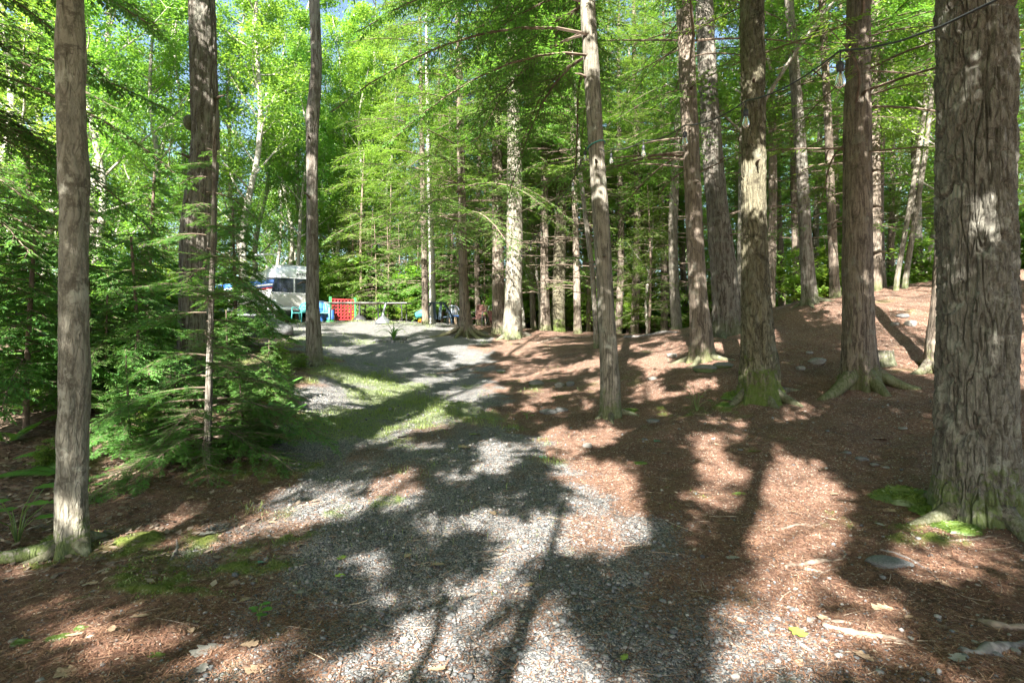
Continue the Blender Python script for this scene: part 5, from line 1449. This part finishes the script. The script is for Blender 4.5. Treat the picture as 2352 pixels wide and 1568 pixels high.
# stone edging of the daylily
dx, dy, dz = hit(904, 783)
for k in range(13):
    a = k / 13 * 2 * math.pi
    x, y = dx + .52 * math.cos(a), dy + .34 * math.sin(a)
    tag(part('edging_stone', RK[(1, 3)[k % 2]], None, (x, y, g1(x, y) + .01), a, (.11, .07, .055)), 'flat grey stone in the ring round the strap leaved plant', 'stone', 'ring of stones round the plant')

# ------------------------------------------------------------------ sticks and bare roots
def stick(pts, wpx, mat, label, cat='stick', name='stick', taper=.35, lift=.05):
    H_ = [hit(*p) for p in pts]
    P = np.array(H_); n = len(P)
    tt = np.linspace(0, n - 1, 6 * n)
    Q = np.stack([np.interp(tt, range(n), P[:, i]) for i in range(3)], -1)
    ker = np.hanning(7); ker /= ker.sum()
    for i in range(3): Q[:, i] = np.convolve(np.pad(Q[:, i], 3, mode='edge'), ker, 'valid')
    o = Q[0].copy(); r = wpx / 2 / F * P[:, 1].mean()
    rr = r * (1 - (1 - taper) * np.abs(np.linspace(-.6, 1, len(Q)))) * (1 + .28 * vn(tt * 1.3, 0.0, 0, int(pts[0][0])) + .12 * vn(tt * 4, 0.0, 0, 3))
    Q[:, 2] = G(Q[:, 0], Q[:, 1]) + rr * lift
    mb = MB(); mb.tube(Q - o, rr, 8)
    return tag(part(name, mb.mesh(name, mat, True), None, tuple(o)), label, cat)
stick([(1800, 1308), (1850, 1296), (1900, 1288), (1950, 1282)], 13, M['deadwood'], 'pale bare root running out of the shade, upper one on the lower right')
stick([(1845, 1306), (1880, 1314), (1905, 1316)], 14, M['deadwood'], 'short tan wood chip under the upper pale root')
stick([(1870, 1326), (1905, 1312), (1925, 1305)], 8, M['deadwood'], 'short grey twig crossing below the upper pale root')
stick([(1886, 1440), (1925, 1448), (1990, 1462), (2050, 1472), (2100, 1482)], 22, M['deadwood'], 'thick pale curved root in the sun beside the green oak leaf')
stick([(1890, 1430), (1930, 1430), (1975, 1438)], 11, M['deadwood'], 'thin pale root lying just above the thick curved one')
stick([(2245, 1428), (2285, 1440), (2330, 1446), (2400, 1448)], 30, M['deadwood'], 'thick tan root at the right edge, upper of two')
stick([(2205, 1500), (2250, 1505), (2300, 1492), (2350, 1480), (2420, 1474)], 34, M['greywood'], 'thick grey root at the right edge, lower of two')
stick([(2018, 1262), (2060, 1272), (2105, 1292), (2145, 1322), (2170, 1356)], 8, M['greywood'], 'thin curved blue grey stick below the great oak')
stick([(2170, 1246), (2230, 1240), (2300, 1232)], 10, M['deadwood'], 'straight pale stick in front of the great oak')
stick([(1790, 1218), (1850, 1208), (1895, 1200)], 9, M['deadwood'], 'slim pale stick half buried in sunny needles')
stick([(1832, 1478), (1870, 1500), (1905, 1532)], 14, M['greywood'], 'dark grey stick in the bottom right shade')
stick([(384, 1300), (398, 1280), (408, 1258), (406, 1240)], 11, M['greywood'], 'short upright looking brown stick on the left needles')
stick([(1470, 1392), (1510, 1430), (1545, 1475), (1575, 1510)], 5, M['greywood'], 'thin green grey stem lying across the dark shadow')
stick([(1250, 1188), (1300, 1196), (1350, 1202), (1410, 1212)], 6, M['deadwood'], 'thin brown twig across the middle of the gravel')
stick([(590, 1232), (650, 1238), (720, 1245)], 6, M['deadwood'], 'thin brown twig across the left of the gravel')
stick([(1430, 775), (1500, 768), (1560, 762)], 9, M['greywood'], 'weathered branch in the brush at the back of the wood floor')
stick([(1230, 790), (1300, 775), (1360, 772)], 9, M['deadwood'], 'fallen branch on the bank right of the thick sunlit trunk')
stick([(1780, 712), (1815, 700), (1850, 692)], 9, M['twig'], 'dark fallen branch on the crest of the mound')
stick([(240, 1530), (330, 1546), (450, 1556)], 4, M['deadwood'], 'long thin twig at the bottom left')
stick([(1000, 862), (1060, 846), (1110, 838)], 6, M['deadwood'], 'thin root crossing the far end of the track')

# ------------------------------------------------------------------ fallen leaves
def lobed_leaf(seed, lobes=7, depth=.45, curl=.25):
    rng = np.random.default_rng(seed)
    n = 48; s = np.linspace(0, 1, n // 2)
    env = np.sin(np.pi * s ** .8) ** .8 * .36 + .015
    w_ = env * (1 - depth * (.5 + .5 * np.cos(s * lobes * math.pi)))
    R = np.stack([s + .06 * np.cos(s * lobes * math.pi), w_], -1); Lf = np.stack([s + .06 * np.cos(s * lobes * math.pi), -w_ * rng.uniform(.8, 1.1)], -1)
    c = np.stack([s, 0 * s], -1)
    rows = np.stack([Lf, .5 * (Lf + c), c, .5 * (R + c), R], 1)
    z = curl * (np.abs(rows[..., 1]) * .9 + .18 * (rows[..., 0] - .5) ** 2 + .12 * vn(rows[..., 0] * 3, rows[..., 1] * 3, 0, seed))
    V = np.concatenate([rows, z[..., None]], -1).reshape(-1, 3)
    return V, gridq(len(s), 5, False)
def leafcol(name, a, b):
    return leafmat(name, a, b, tr=.25, jitter=.25)
M['leaf_tan'] = simple('dry_tan_leaf', (.36, .25, .16), .8, var=.4, scale=25)
M['leaf_grey'] = simple('dry_grey_leaf', (.27, .25, .22), .8, var=.3, scale=25)
M['leaf_green'] = simple('fallen_green_leaf', (.22, .32, .05), .6, var=.3, scale=25)
M['leaf_teal'] = simple('blue_green_leaf', (.08, .24, .17), .6, var=.3, scale=25)
LF = {}
for nm in ('leaf_tan', 'leaf_grey', 'leaf_green', 'leaf_teal'):
    V, q = lobed_leaf(len(LF) * 3 + 5); LF[nm] = mesh_np('leaf', V, [q], M[nm], True)
def leaf(px, py, wpx, nm, rz, label, group=None):
    x, y, z = hit(px, py); s = wpx / F * y
    o = tag(part('fallen_leaf', LF[nm], None, (x, y, z + .012), rz, (s, s, s)), label, 'leaf', group)
    o.rotation_euler = (.12 * math.sin(px), .12 * math.cos(px), rz)
leaf(1852, 1470, 52, 'leaf_green', 1.9, 'fresh yellow green oak leaf in the sun on the lower right')
leaf(435, 1515, 75, 'leaf_grey', .9, 'large pale lobed oak leaf at the bottom left')
leaf(120, 1560, 70, 'leaf_tan', .4, 'tan leaf at the very bottom left edge')
leaf(1205, 1352, 34, 'leaf_tan', .8, 'curled brown leaf on the dark gravel in the centre')
leaf(1065, 1376, 30, 'leaf_grey', .3, 'pale maple leaf on the bright gravel patch')
leaf(672, 1370, 36, 'leaf_grey', .5, 'grey green leaf on the gravel left of centre')
leaf(590, 1298, 40, 'leaf_teal', .6, 'dark green leaf lying at the left edge of the gravel')
leaf(775, 1290, 28, 'leaf_green', .9, 'small bright green leaf, left one in the gravel shade')
leaf(768, 1330, 26, 'leaf_green', .3, 'small bright green leaf, lower one in the gravel shade')
leaf(1502, 1016, 34, 'leaf_teal', .2, 'blue green oak leaf in the shadow right of the slender trunk')
leaf(1255, 1055, 26, 'leaf_teal', 2.4, 'blue green leaf on the gravel below the two flat stones')
leaf(1080, 1000, 34, 'leaf_green', .9, 'broad green leaf on the track beyond the centre')
leaf(910, 1005, 34, 'leaf_grey', .1, 'pale star shaped leaf on the track in the grass')
leaf(1050, 1028, 34, 'leaf_tan', .1, 'brown leaf on the track right of the pale star shaped one')
leaf(2155, 1345, 52, 'leaf_tan', 5.7, 'tan leaf at the end of the curved blue grey stick')
leaf(1965, 1505, 48, 'leaf_tan', 5.0, 'tan leaf in the needles below the thick pale root')
leaf(2190, 1530, 52, 'leaf_grey', .5, 'grey leaf between the roots in the lower right')
leaf(2000, 1400, 48, 'leaf_tan', 6.0, 'mottled brown leaf in the shade of the lower right')
leaf(1720, 1040, 34, 'leaf_green', .1, 'olive leaf in front of the bright sun patch')
leaf(1640, 1024, 42, 'leaf_tan', .0, 'brown leaf behind the bright sun patch')
leaf(2010, 1010, 36, 'leaf_tan', .2, 'brown leaf in the shade left of the great oak')
leaf(2060, 1180, 40, 'leaf_tan', 2.6, 'brown leaf near the moss left of the great oak')
leaf(455, 1232, 38, 'leaf_grey', .2, 'pale grey leaf in the sunny strip right of the maple')
leaf(205, 1365, 34, 'leaf_grey', .1, 'pale leaf on dark needles below the maple')
leaf(300, 1422, 40, 'leaf_tan', .2, 'brown leaf on dark needles at the lower left')
leaf(560, 1550, 52, 'leaf_tan', .7, 'pinkish brown leaf at the bottom left of the gravel')
leaf(1430, 1522, 30, 'leaf_green', 1.0, 'green white leaf on pale gravel at the bottom')
rng = np.random.default_rng(5)
n = 0
while n < 70:
    px, py = rng.uniform(20, 2330), rng.uniform(860, 1560)
    if 700 < px < 1300 and rng.random() < .6: continue
    leaf(px, py, rng.uniform(.045, .10) * F / hit(px, py)[1], rng.choice(['leaf_tan', 'leaf_tan', 'leaf_grey']), rng.uniform(0, 6.28), 'small dry leaf lying on the wood floor', 'dry leaves scattered on the wood floor'); n += 1

# ------------------------------------------------------------------ moss cushions
def moss_mesh(seed, n=900):
    rng = np.random.default_rng(seed)
    th = np.linspace(0, 2 * np.pi, 28, endpoint=False); rr = np.linspace(0.02, 1, 9)
    R_, T_ = np.meshgrid(rr, th, indexing='ij')
    X, Y_ = R_ * np.cos(T_) * (1 + .2 * np.sin(3 * T_ + seed)), R_ * np.sin(T_) * (1 + .2 * np.cos(2 * T_ + seed))
    Z = (1 - R_ ** 2) ** .7 * (1 + .3 * vn(X * 3, Y_ * 3, 0, seed)) - .12
    mb = MB(); mb.add(np.stack([X, Y_, Z], -1), [gridq(9, 28, True)], 0, np.full(8 * 28, .3))
    a = rng.uniform(0, 6.28, n); r = np.sqrt(rng.random(n)) * .97
    x, y = r * np.cos(a) * (1 + .2 * np.sin(3 * a + seed)), r * np.sin(a) * (1 + .2 * np.cos(2 * a + seed))
    z = (1 - r ** 2) ** .7 * (1 + .3 * vn(x * 3, y * 3, 0, seed)) - .14
    d = nrm(np.stack([rng.normal(0, .7, n) + x * .5, rng.normal(0, .7, n) + y * .5, rng.uniform(.4, 1.4, n)], -1)); s = nrm(np.cross(d, rng.normal(0, 1, (n, 3))))
    mb.quads(kites(np.stack([x, y, z], -1), d, s, rng.uniform(.10, .22, n), rng.uniform(.03, .07, n)), 0, rng.random(n))
    return mb.mesh('moss_cushion', [M['l_moss']], False, True)
MS = [moss_mesh(k) for k in range(2)]
def moss(px, py, wpx, hr, label, k=0, rz=0.0, asp=.7):
    x, y, z = hit(px, py); r = wpx / 2 / F * y
    tag(part('moss_cushion', MS[k % 2], None, (x, y, z), rz, (r, r * asp, r * hr)), label, 'moss')
moss(2085, 1150, 135, .45, 'thick bright moss on the left root of the great oak', 0, -.4)
moss(2160, 1180, 120, .3, 'moss at the foot of the great oak, in the middle of its band', 1, -.3)
moss(2205, 1218, 110, .3, 'sunlit moss cushion at the right end of the band below the great oak', 0, -.3)
moss(1700, 915, 80, .5, 'bright moss at the foot of the dark mossy trunk', 1)
moss(1672, 932, 50, .25, 'flat moss spreading left from the dark mossy trunk', 0)
moss(186, 1447, 38, .5, 'round glowing moss cushion at the lower left, topmost of three')
moss(134, 1470, 60, .35, 'long moss cushion at the lower left, middle of three', 1, .5, .4)
moss(48, 1480, 50, .35, 'moss cushion nearest the left edge, lowest of three')
moss(355, 1507, 40, .3, 'small moss cushion at the end of a short twig at the bottom left', 1)
moss(1700, 1135, 32, .3, 'small moss tuft in the shadow of the sunny needles')
moss(1470, 1064, 30, .3, 'small moss tuft in the dark trunk shadow', 1)
moss(1960, 870, 60, .8, 'moss on the foot of the big hemlock')
moss(1440, 945, 60, .25, 'dark moss at the right of the slender trunk foot', 1)
moss(150, 1250, 120, .4, 'green moss and sprigs wrapped round the foot of the smooth maple', 0)

# ------------------------------------------------------------------ ferns and small plants
def fern_frond(rng, L, az, el, w_=.34):
    n = 26; t = np.linspace(.12, 1, n)
    ax = lambda t: np.stack([L * t * math.cos(el) , 0 * t, L * (math.sin(el) * t - .55 * t * t * math.cos(el))], -1)
    P = ax(t); T = nrm(np.gradient(P, axis=0)); S = np.array([0, 1.0, 0])
    Q, R_ = [], []
    for sg in (-1, 1):
        l = L * w_ * np.sin(np.pi * np.clip(t * .95 + .05, 0, 1)) ** .8 * (1.05 - .55 * t)
        d = nrm(T * .35 + S * sg + np.array([0, 0, -.12]))
        s = nrm(T)
        Q.append(kites(P, d, s, l, np.full(n, L / n * 1.05), .01)); R_.append(rng.uniform(.3, .8, n))
    tb = tube(ax(np.linspace(0, 1, 8)), np.linspace(.004, .0015, 8), 4)
    return (tb[0], tb[1]), np.zeros((0, 4, 3)), np.concatenate(Q), np.concatenate(R_)
def fern(px, py, L, fr_, label, w_=.34):
    x, y, z = hit(px, py); rng = np.random.default_rng(int(px))
    it = [(fern_frond(rng, L * rng.uniform(.75, 1.1), 0, e, w_), a, (0, 0, 0)) for a, e in fr_]
    t = thing('fern', label, 'fern', (x, y, z))
    part('fronds', crown_from('fronds', it, M['l_fern'], M['l_fern']), t)
fern(605, 1035, .62, [(.9, 1.0), (1.9, 1.1), (2.8, .9), (.1, .8), (4.2, .9)], 'bright fern at the right foot of the hemlock sapling')
fern(205, 1050, .75, [(.25, .7), (.8, .8), (2.9, .7), (4.0, .6)], 'fern with a leaning frond just right of the smooth maple')
fern(150, 1095, .7, [(2.9, .6), (3.5, .5), (2.2, .8)], 'fern behind the maple reaching to the left edge')
fern(560, 1010, .55, [(1.2, .8), (2.2, .9), (3.9, .8), (5.2, .7)], 'shaded fern left of the bright one')
fern(430, 1060, .5, [(3.6, .8), (4.4, .7), (5.3, .8), (2.6, .9)], 'fern in front of the feathery sapling, left one')
fern(520, 1050, .5, [(4.4, .7), (5.2, .8), (.3, .9), (3.4, .9)], 'fern in front of the feathery sapling, right one')
fern(345, 1010, .55, [(3.4, .8), (4.4, .9), (5.4, .8), (.5, .9)], 'fern in the shade between the maple and the sapling')
fern(645, 900, .5, [(3.4, .8), (4.6, .9), (5.6, .8), (.4, .9), (2, 1.)], 'fern at the grass edge behind the sapling')
fern(20, 1020, .6, [(5.2, .8), (.2, .9), (1, .9), (4, .8)], 'fern at the left edge in the dark litter')
fern(655, 965, .5, [(.6, .9), (1.6, 1.0), (2.6, .9), (3.6, .8)], 'small fern beside the grass at the edge of the drive')
def broad_plant(px, py, H_, leaves, size, label, name='seedling', spread=.5, mat=None):
    x, y, z = hit(px, py); rng = np.random.default_rng(int(px * 3))
    t = thing(name, label, 'plant', (x, y, z))
    mb = MB(); V, q = lobed_leaf(4, 5, .22, .15); lb = MB()
    for k in range(leaves):
        h = H_ * (.35 + .65 * (k + 1) / leaves); a = k * 2.4 + rng.uniform(-.4, .4); o = spread * H_ * rng.uniform(.4, 1)
        tip = np.array([o * math.cos(a), o * math.sin(a), h])
        mb.tube([(0, 0, -.02), tuple(tip * np.array([.3, .3, .6])), tuple(tip)], [.006, .004, .003], 5)
        W_ = V * size * rng.uniform(.75, 1.15) * np.array([1, 1.25, 1])
        lb.add(rotz(W_, a + rng.uniform(-.5, .5)) + tip, [q], 0, np.full(len(q), rng.uniform(.2, .9)))
    part('stem', mb.mesh('stem', M['l_grass']), t); part('leaves', lb.mesh('leaves', [mat or M['l_fern']], True, True), t)
broad_plant(40, 1250, .42, 9, .17, 'broad leaved green plant at the left edge by the smooth maple', 'leafy_plant', .6)
broad_plant(205, 1130, .12, 3, .09, 'tiny bright leaf sprig just right of the maple foot', 'leafy_plant', .5)
broad_plant(1600, 945, .38, 8, .085, 'slender seedling with bright leaves in front of the dark mossy trunk', 'seedling', .45)
broad_plant(595, 1430, .10, 9, .05, 'tiny bright sapling sprouting from the left of the gravel', 'seedling', .3)
broad_plant(1210, 962, .12, 5, .07, 'small leafy sprig at the right edge of the track', 'seedling', .5)
def strap_plant():
    t = thing('daylily', 'daylily with long arching strap leaves in a ring of stones on the drive', 'plant', (dx, dy, dz))
    rng = np.random.default_rng(3); mb = MB()
    for k in range(34):
        a = rng.uniform(0, 6.28); L = rng.uniform(.55, .95); o = rng.uniform(.35, .95)
        s = np.linspace(0, 1, 9)
        c = np.stack([L * o * s ** 1.4, 0 * s, L * (1.25 * s - (.35 + .75 * o) * s ** 2.2)], -1)
        w_ = .013 * (1 - s ** 3) + .001
        Lq = c + np.stack([0 * s, w_, 0 * s], -1); Rq = c - np.stack([0 * s, w_, 0 * s], -1)
        V = np.stack([Lq, c - np.array([0, 0, .004]), Rq], 1).reshape(-1, 3)
        mb.add(rotz(V, a), [gridq(9, 3, False)], 0, np.full(16, rng.uniform(.2, .9)))
    part('leaves', mb.mesh('leaves', [M['l_fern']], True, True), t)
strap_plant()

# ------------------------------------------------------------------ ground cover nobody could count
def region(n, seed, x0, x1, y0, y1, near=2.2):
    rng = np.random.default_rng(seed)
    u = rng.random(n); y = y0 * (y1 / y0) ** u
    x = rng.uniform(-1, 1, n) * (.98 * y) + 0
    k = (x > x0) & (x < x1)
    return x[k], y[k], rng
def scatter_gravel():
    x, y, rng = region(60000, 1, -5, 6, 2.1, 9.5)
    g, gr, ms, lt = zone(x, y)
    k = rng.random(len(x)) < (.06 + .94 * g) * (1 - .9 * ms) * (1 - .7 * lt)
    x, y, g = x[k], y[k], g[k]; n = len(x)
    bm = bmesh.new(); bmesh.ops.create_icosphere(bm, subdivisions=1, radius=1)
    V0 = np.array([v.co for v in bm.verts]); F0 = np.array([[v.index for v in f.verts] for f in bm.faces]); bm.free()
    r = np.clip(rng.lognormal(math.log(.0054), .55, n), .0028, .026) * (.75 + .06 * y)
    sc = r[:, None] * rng.uniform(.6, 1.25, (n, 3)) * np.array([1, 1, .65])
    a = rng.uniform(0, 6.28, n); c, s = np.cos(a), np.sin(a)
    V = V0[None] * (1 + rng.uniform(-.18, .18, (n, len(V0), 1))) * sc[:, None]
    V = np.stack([V[..., 0] * c[:, None] - V[..., 1] * s[:, None], V[..., 0] * s[:, None] + V[..., 1] * c[:, None], V[..., 2]], -1)
    V = V + np.stack([x, y, G(x, y) + .25 * sc[:, 2] + .004], -1)[:, None]
    P = (F0[None] + (np.arange(n) * len(V0))[:, None, None]).reshape(-1, 3)
    m, nt, b = new_mat('gravel_stones')
    rr = nd(nt, 'ShaderNodeValToRGB', {0: attr(nt, 'rnd')}); e = rr.color_ramp.elements
    e[0].color = (.045, .052, .058, 1); e[1].color = (.40, .395, .38, 1)
    for p_, c_ in ((.35, (.12, .13, .135)), (.62, (.20, .205, .205)), (.78, (.28, .26, .235)), (.9, (.31, .30, .28))):
        q = e.new(p_); q.color = c4(c_)
    tc = nd(nt, 'ShaderNodeTexCoord').outputs['Object']
    nn = noise(nt, tc, 160, 3).outputs[0]
    nt.links.new(mix(nt, rng_map(nt, nn, .4, .7, 0, .4), rr.outputs[0], (.13, .10, .08)), b.inputs['Base Color'])
    b.inputs['Roughness'].default_value = .85; b.inputs['Specular IOR Level'].default_value = .25
    me = mesh_np('gravel', V.reshape(-1, 3), [P], m, True, frnd=np.repeat(np.clip(rng.beta(1.5, 2.0, n), 0, 1), len(F0)))
    tag(part('gravel', me), 'loose grey gravel over the track', 'gravel', kind='stuff')
scatter_gravel()
def scatter_needles():
    x, y, rng = region(190000, 2, -6, 7, 2.1, 11)
    g, gr, ms, lt = zone(x, y)
    k = rng.random(len(x)) < (1 - .78 * g) * (1 - .8 * ms)
    x, y = x[k], y[k]; n = len(x)
    L = rng.uniform(.02, .075, n); a = rng.uniform(0, 6.28, n)
    w_ = rng.uniform(.0011, .0021, n) * (.7 + .12 * y)
    z = G(x, y) + rng.uniform(.002, .012, n)
    d = np.stack([np.cos(a), np.sin(a), rng.uniform(-.12, .12, n)], -1); s = np.stack([-np.sin(a), np.cos(a), np.zeros(n)], -1)
    p = np.stack([x, y, z], -1); bnd = (rng.uniform(-.12, .12, n) * L)[:, None] * s
    m0 = p + d * (L / 2)[:, None] + bnd + np.array([0, 0, .003]); e = p + d * L[:, None]
    ws = s * w_[:, None]
    Q = np.concatenate([np.stack([p - ws, m0 - ws, m0 + ws, p + ws], 1), np.stack([m0 - ws, e - ws * .4, e + ws * .4, m0 + ws], 1)])
    m, nt, b = new_mat('needle_litter')
    rr = nd(nt, 'ShaderNodeValToRGB', {0: attr(nt, 'rnd')}); e_ = rr.color_ramp.elements
    e_[0].color = (.05, .03, .02, 1); e_[1].color = (.38, .24, .155, 1)
    for p_, c_ in ((.4, (.16, .08, .052)), (.75, (.27, .145, .092))):
        q = e_.new(p_); q.color = c4(c_)
    nt.links.new(rr.outputs[0], b.inputs['Base Color']); b.inputs['Roughness'].default_value = .8; b.inputs['Specular IOR Level'].default_value = .2
    mb = MB(); t_ = rng.random(n); mb.quads(Q, 0, np.concatenate([t_, t_]))
    tag(part('pine_needles', mb.mesh('pine_needles', [m], False, True)), 'fallen reddish needles covering the wood floor', 'needles', kind='stuff')
scatter_needles()
def scatter_grass():
    rng = np.random.default_rng(4); n = 260000
    y = 3.4 * (26 / 3.4) ** rng.random(n); x = rng.uniform(-.62, .12, n) * y
    g, gr, ms, lt = zone(x, y)
    k = rng.random(n) < gr * .8 + .008 * g
    x, y = x[k], y[k]; n = len(x)
    L = rng.uniform(.02, .075, n) * (.8 + .03 * y) * (.6 + .8 * sstep(-.2, .6, vn(x * 3, y * 3, 0, 77))); a = rng.uniform(0, 6.28, n); o = rng.uniform(.1, .8, n)
    p = np.stack([x, y, G(x, y)], -1)
    d = nrm(np.stack([np.cos(a) * o, np.sin(a) * o, np.ones(n)], -1)); s = np.stack([-np.sin(a), np.cos(a), np.zeros(n)], -1)
    Q = kites(p, d, s, L, .0022 + .0006 * y + 0 * L, .012)
    mb = MB(); mb.quads(Q, 0, rng.random(n))
    tag(part('grass', mb.mesh('grass', [M['l_grass']], False, True)), 'thin green grass growing through the gravel of the track', 'grass', kind='stuff')
scatter_grass()
def scatter_litter():
    rng = np.random.default_rng(6); n = 9000
    y = 3.6 * (14 / 3.6) ** rng.random(n); x = rng.uniform(-.98, -.25, n) * y
    g, gr, ms, lt = zone(x, y)
    k = rng.random(n) < lt * .9
    x, y = x[k], y[k]; n = len(x)
    a = rng.uniform(0, 6.28, n); L = rng.uniform(.03, .085, n)
    d = nrm(np.stack([np.cos(a), np.sin(a), rng.uniform(-.3, .35, n)], -1)); s = nrm(np.cross(d, np.array([0, 0, 1.])) + rng.normal(0, .25, (n, 3)))
    Q = kites(np.stack([x, y, G(x, y) + .012], -1), d, s, L, L * .6)
    m, nt, b = new_mat('leaf_litter')
    rr = nd(nt, 'ShaderNodeValToRGB', {0: attr(nt, 'rnd')}); e_ = rr.color_ramp.elements
    e_[0].color = (.05, .035, .028, 1); e_[1].color = (.36, .28, .21, 1)
    nt.links.new(rr.outputs[0], b.inputs['Base Color']); b.inputs['Roughness'].default_value = .8
    mb = MB(); mb.quads(Q, 0, rng.beta(1.3, 2.2, n))
    tag(part('leaf_litter', mb.mesh('leaf_litter', [m], False, True)), 'dark broad leaf litter on the left bank', 'leaf litter', kind='stuff')
scatter_litter()

def scatter_moss():
    x, y, rng = region(170000, 12, -5, 5.5, 2.2, 10)
    g, gr, ms, lt = zone(x, y)
    k = rng.random(len(x)) < ms * .9
    x, y = x[k], y[k]; n = len(x)
    d = nrm(np.stack([rng.normal(0, .7, n), rng.normal(0, .7, n), rng.uniform(.3, 1.3, n)], -1)); s = nrm(np.cross(d, rng.normal(0, 1, (n, 3))))
    L = rng.uniform(.010, .026, n) * (.8 + .05 * y)
    mb = MB(); mb.quads(kites(np.stack([x, y, G(x, y) + .012], -1), d, s, L, L * .35), 0, rng.random(n))
    tag(part('ground_moss', mb.mesh('ground_moss', [M['l_moss']], False, True)), 'low bright moss creeping over the needles', 'moss', kind='stuff')
scatter_moss()

def scatter_debris():
    x, y, rng = region(15000, 22, -6, 7, 2.2, 13)
    g, gr, ms, lt = zone(x, y)
    k = rng.random(len(x)) < (1 - .6 * g)
    x, y = x[k], y[k]; n = len(x)
    a = rng.uniform(0, 6.28, n); L = np.clip(rng.lognormal(math.log(.016), .5, n), .006, .05)
    d = nrm(np.stack([np.cos(a), np.sin(a), rng.uniform(-.35, .35, n)], -1)); s = nrm(np.cross(d, np.array([0, 0, 1.])) + rng.normal(0, .3, (n, 3)))
    mb = MB(); mb.quads(kites(np.stack([x, y, G(x, y) + .007], -1), d, s, L, L * rng.uniform(.3, .7, n)), 0, rng.random(n))
    x, y, rng = region(1500, 23, -5, 6, 2.2, 12)
    for i in range(len(x)):
        l = rng.uniform(.04, .26); a = rng.uniform(0, 6.28); r = rng.uniform(.0012, .0035)
        t = np.linspace(-.5, .5, 4); b = rng.uniform(-.3, .3)
        px_, py_ = x[i] + l * (t * math.cos(a) - b * t * t * math.sin(a)), y[i] + l * (t * math.sin(a) + b * t * t * math.cos(a))
        mb.tube(np.stack([px_, py_, G(px_, py_) + r + .004], -1), [r, r, r * .8, r * .4], 4, 0, False)
        mb.R[-1][:] = rng.random()
    m, nt, b = new_mat('forest_debris')
    rr = nd(nt, 'ShaderNodeValToRGB', {0: attr(nt, 'rnd')}); e_ = rr.color_ramp.elements
    e_[0].color = (.035, .025, .02, 1); e_[1].color = (.38, .31, .23, 1)
    q = e_.new(.55); q.color = (.13, .085, .06, 1)
    nt.links.new(rr.outputs[0], b.inputs['Base Color']); b.inputs['Roughness'].default_value = .85
    tag(part('forest_debris', mb.mesh('forest_debris', [m], False, True)), 'twigs, bark flakes and leaf scraps strewn over the wood floor', 'debris', kind='stuff')
scatter_debris()
